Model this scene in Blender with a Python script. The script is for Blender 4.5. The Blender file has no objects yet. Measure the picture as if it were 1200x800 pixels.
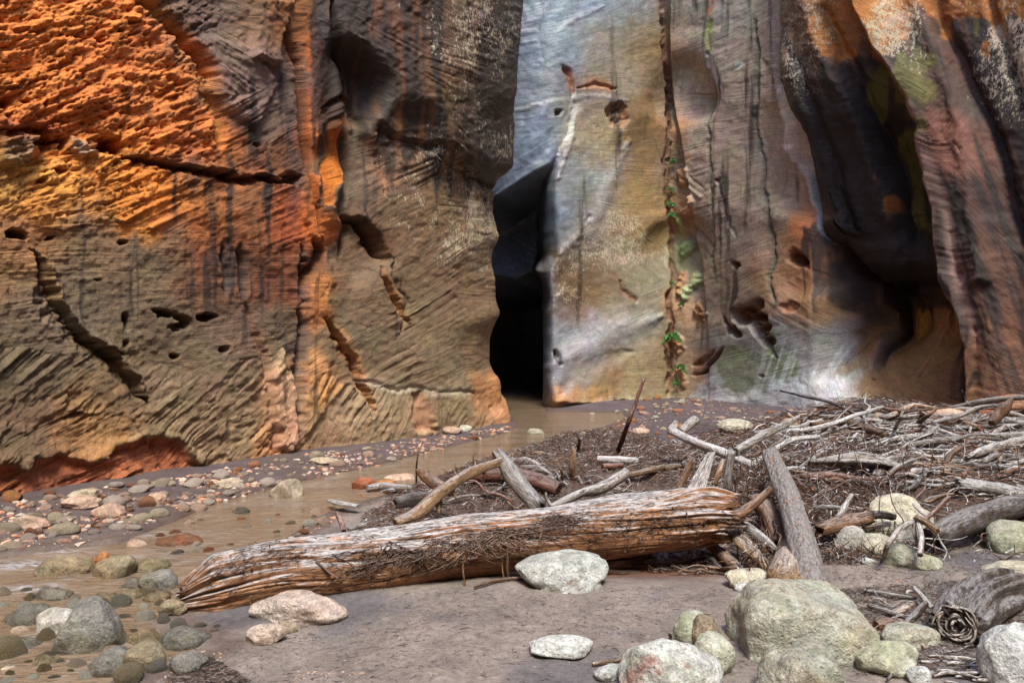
import bpy, math, random
import numpy as np
from mathutils import Vector, Matrix

scene = bpy.context.scene
R = math.radians
# ------------------------------------------------------------------ camera
EYE = 1.6
F = 933.0
cam_d = bpy.data.cameras.new('camera')
cam = bpy.data.objects.new('camera', cam_d)
scene.collection.objects.link(cam)
cam.location = (0, 0, EYE)
cam.rotation_euler = (R(90), 0, 0)
cam_d.sensor_width = 36.0
cam_d.lens = 36.0 * F / 1200.0
cam_d.clip_start = 0.05
cam_d.clip_end = 2000
scene.camera = cam
# ------------------------------------------------------------------ world, sun, exposure
SUN_DIR = Vector((0.08, -0.56, 0.82)).normalized()      # towards the sun
world = bpy.data.worlds.new('World')
scene.world = world
world.use_nodes = True
wn = world.node_tree.nodes
wl = world.node_tree.links
bg = wn.get('Background') or wn.new('ShaderNodeBackground')
sky = wn.new('ShaderNodeTexSky')
sky.sky_type = 'NISHITA'
sky.sun_disc = False
sky.sun_elevation = math.asin(SUN_DIR.z)
sky.sun_rotation = math.atan2(SUN_DIR.x, SUN_DIR.y)
sky.air_density = 1.0
sky.dust_density = 0.6
wl.new(sky.outputs[0], bg.inputs[0])
bg.inputs[1].default_value = 0.15
sun_d = bpy.data.lights.new('sun', 'SUN')
sun_d.energy = 1.35
sun_d.angle = R(18)
sun_d.color = (1.0, 0.95, 0.80)
sun = bpy.data.objects.new('sun', sun_d)
scene.collection.objects.link(sun)
sun.rotation_euler = (-SUN_DIR).to_track_quat('-Z', 'Y').to_euler()
scene.view_settings.view_transform = 'Standard'
scene.view_settings.look = 'None'
scene.view_settings.gamma = 1.0
scene.view_settings.exposure = 2.0
scene.cycles.use_denoising = True
scene.cycles.max_bounces = 6
scene.cycles.diffuse_bounces = 4

rnd = random.Random(7)

# ------------------------------------------------------------------ maths helpers
def P(px, py, D):
    """a survey point: bearing and elevation read off the photograph, distance D ahead"""
    return np.array([(px - 600) / F * D, D, EYE + (400 - py) / F * D])

def sm(x, a, b):
    t = np.clip((x - a) / (b - a), 0, 1)
    return t * t * (3 - 2 * t)

_perm = np.random.RandomState(3).permutation(4096)
_g = np.random.RandomState(4).rand(4096) * 2 - 1
def _h3(i, j, k):
    return _g[_perm[(_perm[(_perm[i & 4095] + j) & 4095] + k) & 4095]]

def noise3(x, y, z=0.0):
    """value noise with quintic fade, -1..1"""
    x = np.asarray(x, float); y = np.asarray(y, float); z = np.asarray(z, float) + np.zeros_like(x)
    xi = np.floor(x).astype(int); yi = np.floor(y).astype(int); zi = np.floor(z).astype(int)
    fx = x - xi; fy = y - yi; fz = z - zi
    fx = fx**3*(fx*(fx*6-15)+10); fy = fy**3*(fy*(fy*6-15)+10); fz = fz**3*(fz*(fz*6-15)+10)
    def L(a, b, t): return a + (b - a) * t
    c = [[[_h3(xi+a, yi+b, zi+d) for d in (0, 1)] for b in (0, 1)] for a in (0, 1)]
    return L(L(L(c[0][0][0], c[1][0][0], fx), L(c[0][1][0], c[1][1][0], fx), fy),
             L(L(c[0][0][1], c[1][0][1], fx), L(c[0][1][1], c[1][1][1], fx), fy), fz)

def noise2(x, y, s=0):
    x = np.asarray(x, float) + s * 17.31; y = np.asarray(y, float) + s * 9.77
    xi = np.floor(x).astype(int); yi = np.floor(y).astype(int)
    fx = x - xi; fy = y - yi
    fx = fx*fx*(3-2*fx); fy = fy*fy*(3-2*fy)
    def H(i, j): return _g[_perm[(_perm[i & 4095] + j) & 4095]]
    a = H(xi, yi); b = H(xi+1, yi); c = H(xi, yi+1); d = H(xi+1, yi+1)
    return (a + (b-a)*fx) * (1-fy) + (c + (d-c)*fx) * fy

def fbm2(x, y, s=0, o=4, g=0.5):
    a = 1.0; r = 0; n = 0
    for k in range(o):
        r = r + a * noise2(x * 2**k, y * 2**k, s + k * 3.1)
        n += a; a *= g
    return r / n

def noise1(t, s=0):
    return noise2(t, np.zeros_like(t) + 0.5, s)

def pdist(U, V, pts):
    """distance to a polyline, sign (positive to the right of travel = below for left->right), position 0..1"""
    pts = np.array(pts, float)
    best = np.full(U.shape, 1e9); sg = np.zeros(U.shape); tt = np.zeros(U.shape)
    n = len(pts) - 1
    for i in range(n):
        a = pts[i]; b = pts[i+1]; d = b - a; L2 = (d**2).sum() + 1e-9
        t = np.clip(((U - a[0]) * d[0] + (V - a[1]) * d[1]) / L2, 0, 1)
        qx = U - a[0] - t * d[0]; qy = V - a[1] - t * d[1]
        q = np.hypot(qx, qy)
        m = q < best
        best = np.where(m, q, best)
        sg = np.where(m, np.sign(d[0] * (V - a[1]) - d[1] * (U - a[0])), sg)
        tt = np.where(m, (i + t) / n, tt)
    return best, sg, tt

def inside(U, V, poly):
    r = np.zeros(U.shape, bool)
    n = len(poly)
    for i in range(n):
        x1, y1 = poly[i]; x2, y2 = poly[(i+1) % n]
        if y1 == y2: continue
        c = ((y1 > V) != (y2 > V)) & (U < (x2 - x1) * (V - y1) / (y2 - y1) + x1)
        r ^= c
    return r

def sdist(U, V, poly):
    """signed distance, positive inside"""
    d, _, _ = pdist(U, V, list(poly) + [poly[0]])
    return np.where(inside(U, V, poly), d, -d)

def lin(c):
    c = np.array(c, float) / 255.0
    return np.where(c <= 0.04045, c / 12.92, ((c + 0.055) / 1.055) ** 2.4)

# ------------------------------------------------------------------ mesh helpers
def mesh_np(name, verts, faces, smooth=True, attrs=None):
    """faces: (N,4) or (N,3) array"""
    verts = np.asarray(verts, np.float32); faces = np.asarray(faces, np.int32)
    me = bpy.data.meshes.new(name)
    k = faces.shape[1]
    me.vertices.add(len(verts)); me.vertices.foreach_set('co', verts.ravel())
    me.loops.add(faces.size); me.loops.foreach_set('vertex_index', faces.ravel())
    me.polygons.add(len(faces))
    me.polygons.foreach_set('loop_start', np.arange(0, faces.size, k, dtype=np.int32))
    me.polygons.foreach_set('use_smooth', np.full(len(faces), smooth, bool))
    me.update(calc_edges=True)
    for nm, arr in (attrs or {}).items():
        arr = np.asarray(arr, np.float32)
        if arr.ndim == 1:
            a = me.attributes.new(nm, 'FLOAT', 'POINT'); a.data.foreach_set('value', arr)
        elif arr.shape[1] == 3:
            a = me.attributes.new(nm, 'FLOAT_VECTOR', 'POINT'); a.data.foreach_set('vector', arr.ravel())
    return me

def grid_faces(nr, nc, wrap=False):
    i = np.arange(nr - 1)[:, None]; j = np.arange(nc if wrap else nc - 1)[None, :]
    j2 = (j + 1) % nc
    a = i * nc + j; b = i * nc + j2; c = (i + 1) * nc + j2; d = (i + 1) * nc + j
    return np.stack([a, b, c, d], -1).reshape(-1, 4)

def link(name, me, mat=None, parent=None, loc=None):
    o = bpy.data.objects.new(name, me)
    scene.collection.objects.link(o)
    if mat is not None and not me.materials: me.materials.append(mat)
    if parent is not None: o.parent = parent
    if loc is not None: o.location = loc
    return o

def tag(o, label=None, cat=None, group=None, kind=None):
    if label: o['label'] = label
    if cat: o['category'] = cat
    if group: o['group'] = group
    if kind: o['kind'] = kind
    return o

# ------------------------------------------------------------------ node helpers
class NT:
    def __init__(s, name):
        s.m = bpy.data.materials.new(name); s.m.use_nodes = True
        s.t = s.m.node_tree; s.t.nodes.clear()
        s.out = s.t.nodes.new('ShaderNodeOutputMaterial')
        s.b = s.t.nodes.new('ShaderNodeBsdfPrincipled')
        s.t.links.new(s.b.outputs[0], s.out.inputs[0])
    def n(s, typ, **kw):
        nd = s.t.nodes.new(typ)
        for k, v in kw.items():
            if k.startswith('_'): setattr(nd, k[1:], v)
            else: nd.inputs[k.replace('0x', '')].default_value = v
        return nd
    def l(s, a, b): s.t.links.new(a, b)
    def attr(s, nm, out='Color'):
        a = s.t.nodes.new('ShaderNodeAttribute'); a.attribute_name = nm
        return a.outputs[out]
    def obj(s):
        return s.t.nodes.new('ShaderNodeTexCoord').outputs['Object']
    def geo(s):
        return s.t.nodes.new('ShaderNodeNewGeometry')
    def mapping(s, vec, scale=(1, 1, 1), rot=(0, 0, 0)):
        m = s.t.nodes.new('ShaderNodeMapping'); s.l(vec, m.inputs[0])
        m.inputs['Scale'].default_value = scale; m.inputs['Rotation'].default_value = rot
        return m.outputs[0]
    def noise(s, vec, scale, detail=4, rough=0.55, dist=0.0, col=False):
        t = s.t.nodes.new('ShaderNodeTexNoise')
        if vec is not None: s.l(vec, t.inputs['Vector'])
        t.inputs['Scale'].default_value = scale; t.inputs['Detail'].default_value = detail
        t.inputs['Roughness'].default_value = rough; t.inputs['Distortion'].default_value = dist
        return t.outputs['Color' if col else 'Fac']
    def vor(s, vec, scale, feat='F1', out='Distance'):
        t = s.t.nodes.new('ShaderNodeTexVoronoi'); t.feature = feat
        s.l(vec, t.inputs['Vector']); t.inputs['Scale'].default_value = scale
        return t.outputs[out]
    def ramp(s, fac, stops):
        r = s.t.nodes.new('ShaderNodeValToRGB'); s.l(fac, r.inputs[0])
        el = r.color_ramp.elements
        while len(el) < len(stops): el.new(0.5)
        for e, (p, c) in zip(el, stops):
            e.position = p
            e.color = (c, c, c, 1) if isinstance(c, (int, float)) else (*c, 1)
        return r.outputs[0]
    def mix(s, fac, a, b, mode='MIX'):
        m = s.t.nodes.new('ShaderNodeMix'); m.data_type = 'RGBA'; m.blend_type = mode
        for i, v in ((0, fac), (6, a), (7, b)):
            if isinstance(v, (int, float)): m.inputs[i].default_value = v if i == 0 else (v, v, v, 1)
            elif isinstance(v, (tuple, list, np.ndarray)): m.inputs[i].default_value = (*v[:3], 1)
            else: s.l(v, m.inputs[i])
        return m.outputs[2]
    def math(s, op, a, b=0.0, clamp=False):
        m = s.t.nodes.new('ShaderNodeMath'); m.operation = op; m.use_clamp = clamp
        for i, v in ((0, a), (1, b)):
            if isinstance(v, (int, float)): m.inputs[i].default_value = v
            else: s.l(v, m.inputs[i])
        return m.outputs[0]
    def bump(s, h, strength=0.5, dist=0.01, prev=None):
        b = s.t.nodes.new('ShaderNodeBump'); s.l(h, b.inputs['Height'])
        b.inputs['Strength'].default_value = strength; b.inputs['Distance'].default_value = dist
        if prev is not None: s.l(prev, b.inputs['Normal'])
        return b.outputs[0]
    def done(s, col=None, rough=0.8, normal=None, spec=None):
        if col is not None:
            if isinstance(col, (tuple, list, np.ndarray)): s.b.inputs['Base Color'].default_value = (*col[:3], 1)
            else: s.l(col, s.b.inputs['Base Color'])
        if isinstance(rough, (int, float)): s.b.inputs['Roughness'].default_value = rough
        else: s.l(rough, s.b.inputs['Roughness'])
        if normal is not None: s.l(normal, s.b.inputs['Normal'])
        if spec is not None: s.b.inputs['Specular IOR Level'].default_value = spec
        return s.m

# ------------------------------------------------------------------ materials
def mat_cliff():
    s = NT('sandstone')
    col = s.attr('col'); t = s.attr('strata', 'Fac'); g = s.attr('gloss', 'Fac')
    ob = s.obj()
    comb = s.n('ShaderNodeCombineXYZ'); s.l(t, comb.inputs[0])
    sx = s.n('ShaderNodeSeparateXYZ'); s.l(ob, sx.inputs[0])
    s.l(s.math('MULTIPLY', sx.outputs[0], 0.9), comb.inputs[1]); s.l(s.math('MULTIPLY', sx.outputs[2], 0.9), comb.inputs[2])
    lines = s.noise(comb.outputs[0], 1.7, 6, 0.72)
    grain = s.noise(ob, 38, 5, 0.7)
    blot = s.noise(ob, 5.5, 5, 0.62)
    c = s.mix(s.math('SUBTRACT', 0.85, s.math('MULTIPLY', g, 0.72)), col, s.ramp(lines, [(0.34, 0.58), (0.5, 0.97), (0.66, 1.36)]), 'MULTIPLY')
    c = s.mix(0.85, c, s.ramp(grain, [(0.32, 0.66), (0.68, 1.36)]), 'MULTIPLY')
    fine = s.noise(ob, 120, 3, 0.7)
    c = s.mix(0.6, c, s.ramp(fine, [(0.32, 0.7), (0.68, 1.3)]), 'MULTIPLY')
    li = s.attr('lichen', 'Fac')
    ln = s.math('ADD', s.math('MULTIPLY', s.noise(s.mapping(ob, (1, 1, .55)), 26, 5, 0.75), 1.5), s.math('MULTIPLY', s.noise(ob, 5, 3, 0.6), 0.6))
    lk2 = s.math('MULTIPLY', s.math('SUBTRACT', s.math('ADD', ln, s.math('MULTIPLY', li, 0.42)), 1.34, clamp=False), 9.0, clamp=True)
    c = s.mix(s.math('MULTIPLY', lk2, 0.8), c, (0.47, 0.38, 0.27))
    hue = s.noise(ob, 1.7, 4, 0.6, 0.5, col=True)
    c = s.mix(0.22, c, s.mix(1.0, c, s.mix(1.0, hue, (1.9, 1.9, 1.9), 'MULTIPLY'), 'MULTIPLY'))
    c = s.mix(0.75, c, s.ramp(blot, [(0.3, 0.7), (0.7, 1.32)]), 'MULTIPLY')
    h = s.math('ADD', s.math('MULTIPLY', lines, 1.0), s.math('MULTIPLY', grain, 0.35))
    h = s.math('ADD', h, s.math('MULTIPLY', fine, 0.12)); h = s.math('MULTIPLY', h, s.math('SUBTRACT', 1.0, s.math('MULTIPLY', g, 0.68))); nb = s.bump(h, 0.9, 0.04)
    r = s.math('SUBTRACT', 0.9, s.math('MULTIPLY', g, 0.56))
    return s.done(c, r, nb, 0.55)

def mat_rock(name, c1, c2, moss=0.0, stain=None, rough=0.75, wet=False, scale=1.0):
    s = NT(name)
    ob = s.obj()
    rn = s.n('ShaderNodeObjectInfo')
    off = s.n('ShaderNodeVectorMath', _operation='ADD'); s.l(ob, off.inputs[0])
    sc = s.n('ShaderNodeVectorMath', _operation='SCALE'); s.l(rn.outputs['Location'], sc.inputs[0]); sc.inputs['Scale'].default_value = 3.7
    s.l(sc.outputs[0], off.inputs[1])
    v = off.outputs[0]
    big = s.noise(v, 4.5 * scale, 5, 0.6, 0.6)
    med = s.noise(v, 16 * scale, 5, 0.65)
    fine = s.noise(v, 70 * scale, 4, 0.7)
    c = s.mix(s.ramp(big, [(0.36, 0), (0.62, 1)]), c1, c2)
    if moss:
        mm = s.ramp(s.noise(v, 6.5 * scale, 4, 0.6, 0.3), [(0.62 - 0.2*moss, 0), (0.78 - 0.2*moss, 1)])
        mt = s.ramp(fine, [(0.4, 0.35), (0.6, 1.0)]); c = s.mix(s.math('MULTIPLY', s.math('MULTIPLY', mm, mt), 0.55), c, (0.21, 0.25, 0.10))
    if stain is not None:
        ss = s.ramp(s.noise(v, 3.2 * scale, 5, 0.65, 0.8), [(0.58, 0), (0.66, 1)])
        c = s.mix(s.math('MULTIPLY', ss, 0.8), c, stain)
    c = s.mix(1.0, c, s.ramp(med, [(0.34, 0.62), (0.66, 1.28)]), 'MULTIPLY')
    c = s.mix(1.0, c, s.ramp(fine, [(0.34, 0.66), (0.66, 1.28)]), 'MULTIPLY')
    pits = s.ramp(s.vor(v, 34 * scale), [(0.0, 0.0), (0.28, 1.0)])
    c = s.mix(0.35, c, s.mix(1.0, pits, 1.0, 'MULTIPLY'), 'MULTIPLY')
    vein = s.math('ABSOLUTE', s.math('SUBTRACT', s.noise(v, 2.6 * scale, 5, 0.6, 0.9), 0.5))
    c = s.mix(s.ramp(vein, [(0.0, 0.55), (0.012, 0.0)]), c, (0.16, 0.13, 0.10))
    sp_ = s.ramp(s.noise(v, 48 * scale, 3, 0.8), [(0.62, 0), (0.68, 1)])
    c = s.mix(s.math('MULTIPLY', sp_, 0.45), c, (0.12, 0.11, 0.09))
    tint = s.math('ADD', 0.78, s.math('MULTIPLY', rn.outputs['Random'], 0.4))
    c = s.mix(1.0, c, tint, 'MULTIPLY')
    gz = s.geo(); sp = s.n('ShaderNodeSeparateXYZ'); s.l(gz.outputs['Position'], sp.inputs[0])
    if wet:
        w = s.ramp(s.math('ADD', s.math('MULTIPLY', sp.outputs[2], 4.0), s.math('MULTIPLY', big, 0.35)), [(0.34, 1), (0.62, 0)])
        c = s.mix(s.math('MULTIPLY', w, 0.6), c, s.mix(1.0, c, (0.42, 0.36, 0.24), 'MULTIPLY'))
        r = s.math('SUBTRACT', rough, s.math('MULTIPLY', w, 0.45))
    else:
        r = rough
    h = s.math('ADD', s.math('MULTIPLY', med, 0.7), s.math('MULTIPLY', fine, 0.3))
    h = s.math('ADD', h, s.math('MULTIPLY', pits, 0.12))
    return s.done(c, r, s.bump(h, 1.0, 0.04), 0.4)

def mat_wood(name, c1, c2, c3=None, scale=1.0, bleach_toplight=0.0, rough=0.8, dark=0.35, crack=0.7):
    """grain runs along 'gv'.x ; bleach whitens upward faces: weathering, plus top light put into the colour"""
    s = NT(name)
    gv = s.attr('gv', 'Vector')
    rn = s.n('ShaderNodeObjectInfo')
    off = s.n('ShaderNodeVectorMath', _operation='ADD'); s.l(gv, off.inputs[0])
    sc = s.n('ShaderNodeVectorMath', _operation='SCALE'); s.l(rn.outputs['Location'], sc.inputs[0]); sc.inputs['Scale'].default_value = 2.3
    s.l(sc.outputs[0], off.inputs[1])
    v = s.mapping(off.outputs[0], (2.2 * scale, 22 * scale, 22 * scale))
    gr = s.noise(v, 1.5, 6, 0.7, 0.6)
    fi = s.noise(v, 6.5, 4, 0.75)
    bl = s.noise(off.outputs[0], 6 * scale, 5, 0.65)
    mot = s.noise(off.outputs[0], 30 * scale, 4, 0.7)
    c = s.mix(s.ramp(gr, [(0.36, 0), (0.60, 1)]), c1, c2)
    if c3 is not None:
        c = s.mix(s.ramp(bl, [(0.42, 0), (0.58, 1)]), c, c3)
    if bleach_toplight:
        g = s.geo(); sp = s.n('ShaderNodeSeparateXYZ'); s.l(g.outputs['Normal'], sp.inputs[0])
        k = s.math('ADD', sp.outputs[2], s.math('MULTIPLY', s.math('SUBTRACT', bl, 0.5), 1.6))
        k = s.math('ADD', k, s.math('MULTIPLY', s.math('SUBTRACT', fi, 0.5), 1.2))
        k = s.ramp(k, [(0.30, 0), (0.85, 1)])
        c = s.mix(s.math('MULTIPLY', k, bleach_toplight), c, (0.54, 0.52, 0.53))  # pale tops: weathered wood and light from above in one colour
    c = s.mix(1.0, c, s.ramp(fi, [(0.3, dark + 0.1), (0.52, 0.95), (0.75, 1.35)]), 'MULTIPLY')
    c = s.mix(0.7, c, s.ramp(mot, [(0.32, 0.55), (0.66, 1.3)]), 'MULTIPLY')
    vc = s.math('ABSOLUTE', s.math('SUBTRACT', s.noise(v, 0.9, 5, 0.62, 1.0), 0.5))
    ck = s.ramp(vc, [(0.0, 1.0), (0.022, 0.0)])
    c = s.mix(s.math('MULTIPLY', ck, crack), c, (0.035, 0.022, 0.015))
    tint = s.math('ADD', 0.72, s.math('MULTIPLY', rn.outputs['Random'], 0.5))
    c = s.mix(1.0, c, tint, 'MULTIPLY')
    h = s.math('ADD', s.math('MULTIPLY', gr, 0.6), s.math('MULTIPLY', fi, 0.4))
    h = s.math('SUBTRACT', h, s.math('MULTIPLY', ck, 0.35))
    return s.done(c, rough, s.bump(h, 1.0, 0.016), 0.3)

def mat_ground():
    s = NT('wet_sand')
    col = s.attr('col'); g = s.attr('gloss', 'Fac')
    ob = s.obj()
    a = s.noise(ob, 3.2, 5, 0.6, 0.4); b = s.noise(ob, 26, 5, 0.7); f = s.noise(ob, 140, 3, 0.7)
    st = s.noise(s.mapping(ob, (7, 34, 7)), 1.2, 4, 0.7, 0.8)
    c = s.mix(0.9, col, s.ramp(a, [(0.32, 0.72), (0.68, 1.25)]), 'MULTIPLY')
    c = s.mix(0.9, c, s.ramp(b, [(0.33, 0.68), (0.68, 1.25)]), 'MULTIPLY')
    c = s.mix(0.8, c, s.ramp(f, [(0.3, 0.7), (0.6, 1.15)]), 'MULTIPLY')
    c = s.mix(s.ramp(st, [(0.60, 0), (0.68, 0.75)]), c, (0.075, 0.060, 0.062))
    h = s.math('ADD', s.math('MULTIPLY', b, 0.8), s.math('MULTIPLY', f, 0.35))
    r = s.math('SUBTRACT', 0.9, s.math('MULTIPLY', g, 0.42))
    return s.done(c, r, s.bump(h, 0.8, 0.022), 0.45)

def mat_water():
    s = NT('muddy_water')
    ob = s.obj()
    foam_sheen = s.attr('foam_sheen', 'Fac')
    v = s.mapping(ob, (1.0, 2.6, 1.0), (0, 0, R(-22)))
    n1 = s.noise(v, 4.5, 3, 0.55, 0.8); n2 = s.noise(v, 13.0, 3, 0.5, 0.3)
    silt = s.noise(v, 0.9, 4, 0.6, 0.6)
    c = s.mix(s.ramp(silt, [(0.3, 0), (0.7, 1)]), (0.20, 0.135, 0.085), (0.29, 0.21, 0.145))
    c = s.mix(s.math('MULTIPLY', foam_sheen, s.ramp(s.noise(v, 8, 4, 0.7), [(0.4, 0), (0.7, 1)])), c, (0.62, 0.66, 0.74))  # foam and bluish water sheen, both mixed into the base colour
    h = s.math('ADD', s.math('MULTIPLY', n1, 0.8), s.math('MULTIPLY', n2, 0.25))
    m = s.done(c, 0.07, s.bump(h, 0.9, 0.05), 1.0)
    tr = s.n('ShaderNodeBsdfTransparent'); tr.inputs[0].default_value = (0.75, 0.62, 0.45, 1)
    mx = s.n('ShaderNodeMixShader'); mx.inputs[0].default_value = 0.14
    s.l(s.b.outputs[0], mx.inputs[1]); s.l(tr.outputs[0], mx.inputs[2]); s.l(mx.outputs[0], s.out.inputs[0])
    return m

def mat_litter(name):
    s = NT(name)
    c = s.attr('col')
    f = s.noise(s.obj(), 60, 3, 0.6)
    c = s.mix(0.8, c, s.ramp(f, [(0.3, 0.65), (0.7, 1.3)]), 'MULTIPLY')
    return s.done(c, 0.85, None, 0.3)

def mat_leaf():
    s = NT('fern_green')
    rn = s.noise(s.obj(), 18, 2, 0.5)
    c = s.mix(rn, (0.045, 0.13, 0.03), (0.12, 0.26, 0.06))
    return s.done(c, 0.5, None, 0.4)

M_CLIFF = mat_cliff(); M_GROUND = mat_ground(); M_WATER = mat_water()
M_LITTER = mat_litter('litter'); M_PEBBLE = mat_litter('pebble_grit'); M_LEAF = mat_leaf()
MR = {
 'olive': mat_rock('olive_boulder', (0.41, 0.42, 0.36), (0.44, 0.38, 0.29), 0.35),
 'moss': mat_rock('mossy_stone', (0.42, 0.42, 0.35), (0.36, 0.34, 0.25), 0.8),
 'pale': mat_rock('pale_stone', (0.52, 0.49, 0.45), (0.42, 0.37, 0.31), 0.0),
 'cream': mat_rock('cream_stone', (0.50, 0.45, 0.33), (0.44, 0.41, 0.33), 0.2),
 'white': mat_rock('white_stone', (0.60, 0.60, 0.60), (0.52, 0.52, 0.49), 0.25),
 'stained': mat_rock('stained_stone', (0.52, 0.51, 0.49), (0.42, 0.42, 0.38), 0.45, (0.30, 0.12, 0.09)),
 'muddy': mat_rock('mud_patched_stone', (0.47, 0.48, 0.46), (0.42, 0.42, 0.38), 0.1, (0.20, 0.12, 0.08)),
 'pink': mat_rock('pink_stone', (0.48, 0.29, 0.20), (0.52, 0.37, 0.28), 0.0),
 'pinkwhite': mat_rock('pinkish_white_stone', (0.55, 0.46, 0.40), (0.50, 0.38, 0.31), 0.0),
 'tan': mat_rock('tan_stone', (0.42, 0.32, 0.21), (0.50, 0.41, 0.30), 0.0),
 'red': mat_rock('red_stone', (0.40, 0.13, 0.06), (0.34, 0.17, 0.10), 0.0, wet=True),
 'orange': mat_rock('orange_stone', (0.55, 0.22, 0.06), (0.45, 0.20, 0.09), 0.0, wet=True),
 'wet': mat_rock('wet_olive_stone', (0.25, 0.225, 0.15), (0.31, 0.23, 0.14), 0.2, rough=0.55, wet=True),
 'wetgrey': mat_rock('wet_grey_stone', (0.27, 0.25, 0.215), (0.19, 0.185, 0.17), 0.15, rough=0.5, wet=True),
 'brown': mat_rock('brown_stone', (0.30, 0.22, 0.15), (0.36, 0.28, 0.20), 0.0),
}
MW = {
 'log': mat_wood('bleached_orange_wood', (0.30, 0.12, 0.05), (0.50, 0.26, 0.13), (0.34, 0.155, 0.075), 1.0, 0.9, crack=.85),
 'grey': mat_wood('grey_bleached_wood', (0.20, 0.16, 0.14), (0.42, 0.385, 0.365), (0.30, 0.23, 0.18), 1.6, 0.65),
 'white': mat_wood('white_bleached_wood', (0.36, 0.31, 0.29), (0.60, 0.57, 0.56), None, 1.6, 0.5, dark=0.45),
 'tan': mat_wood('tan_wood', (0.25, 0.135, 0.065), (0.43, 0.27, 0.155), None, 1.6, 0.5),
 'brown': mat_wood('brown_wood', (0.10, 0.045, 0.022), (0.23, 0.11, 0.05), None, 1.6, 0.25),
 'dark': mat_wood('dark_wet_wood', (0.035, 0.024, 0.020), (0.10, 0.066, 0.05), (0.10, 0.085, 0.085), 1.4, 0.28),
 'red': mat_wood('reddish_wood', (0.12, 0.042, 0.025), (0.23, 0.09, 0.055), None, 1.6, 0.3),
}
def mat_bark():
    s = NT('scaly_bark')
    gv = s.attr('gv', 'Vector')
    v = s.mapping(gv, (16, 34, 34))
    w = s.vor(v, 1.0); n = s.noise(v, 2.2, 5, 0.7, 0.4)
    c = s.mix(s.ramp(n, [(0.35, 0), (0.6, 1)]), (0.15, 0.11, 0.09), (0.33, 0.31, 0.31))
    c = s.mix(s.ramp(s.noise(gv, 9, 3, 0.6), [(0.6, 0), (0.66, 0.7)]), c, (0.30, 0.16, 0.09))
    h = s.math('ADD', w, n)
    return s.done(c, 0.85, s.bump(h, 1.0, 0.02), 0.3)
MW['bark'] = mat_bark()

# ------------------------------------------------------------------ labels for the many small things, told apart by what they lie beside
LANDMARKS = [("long pinkish slab",40,612),("salmon boulder",128,600),("pale pink slab",96,592),("angular tan block",336,572),("flat red stone",210,632),("pointed tan stone",97,582),("left tip of the great log",215,700),
 ("big dark grey boulder",104,735),("dark olive wet boulder",80,660),("orange mid stream stone",452,567),("red broken cliff foot",150,558),("left picture edge",0,640),("whitish stone among grey boulders",72,725),("oval grey boulder",217,748),("smooth boulder at left edge",34,718),
 ("grey cliff's fluted foot",440,515),("cliff corner by the slot",595,498),("tall upright reddish stick",725,528),("lone stone in calm water",628,503),("fern crease's foot",790,468),("pale flat stone on dark sand",862,500),("cave-like slot's water",660,485),
 ("white bleached pole",840,528),("bark heap",700,540),("leaning bark-covered log",922,590),("broad curved slab",1010,540),("big cream boulder",1055,605),("pale birch-like log",1160,572),("charred log",1150,610),("curled root end",1178,478),("long grey beam",1140,522),
 ("rising grey branch",900,505),("forked tan branch",520,578),("thick grey stub",605,560),("buried reddish log",600,572),("soaked block of wood",488,585),("short upright stub",673,545),("slanting grey stick",700,572),("leaning grey board",822,550),("great log's right end",860,605),
 ("gnarled log",1130,710),("largest boulder",935,730),("mud-patched boulder",658,675),("arched grey root",1050,630),("long grey back pole",1050,495),("red slab at right edge",1190,484),("standing crest twig",1054,492),("broad brown limb",990,508),("brown broken beam",990,614),("arched pale branch",925,520)]
REG = []
def register(o, px, py, what, group):
    REG.append((o, px, py, what, group))
def relation(px, py):
    best = min(LANDMARKS, key=lambda l: (l[1]-px)**2 + (1.8*(l[2]-py))**2)
    dx, dy = px - best[1], (py - best[2])*1.8; d = math.hypot(dx, dy)
    far = d > 42
    if abs(dx) > abs(dy): w = ('well ' if far else 'just ') + ('right of' if dx > 0 else 'left of')
    else: w = ('well ' if far else 'just ') + ('in front of' if dy > 0 else 'behind')
    return f'{w} the {best[0]}'
def finish_labels():
    by = {}
    for r in REG: by.setdefault(f'{r[3]} {relation(r[1], r[2])}', []).append(r)
    for base, rs_ in by.items():
        rs_.sort(key=lambda r: r[1]); n = len(rs_)
        if n == 1: names = ['']
        elif n == 2: names = ['left-hand ', 'right-hand ']
        elif n == 3: names = ['leftmost ', 'middle ', 'rightmost ']
        else:
            names = ['leftmost '] + [None]*(n-2) + ['rightmost ']
            mid = sorted(range(1, n-1), key=lambda i: rs_[i][2]); names[mid[0]] = 'farthest '; names[mid[-1]] = 'nearest '
            if len(mid) == 3: names[mid[1]] = 'central '
            names = [q if q is not None else '' for q in names]
        for r, nm in zip(rs_, names): r[0]['label'] = nm + base; r[0]['category'] = r[0]['category']; r[0]['group'] = r[4]
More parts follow.
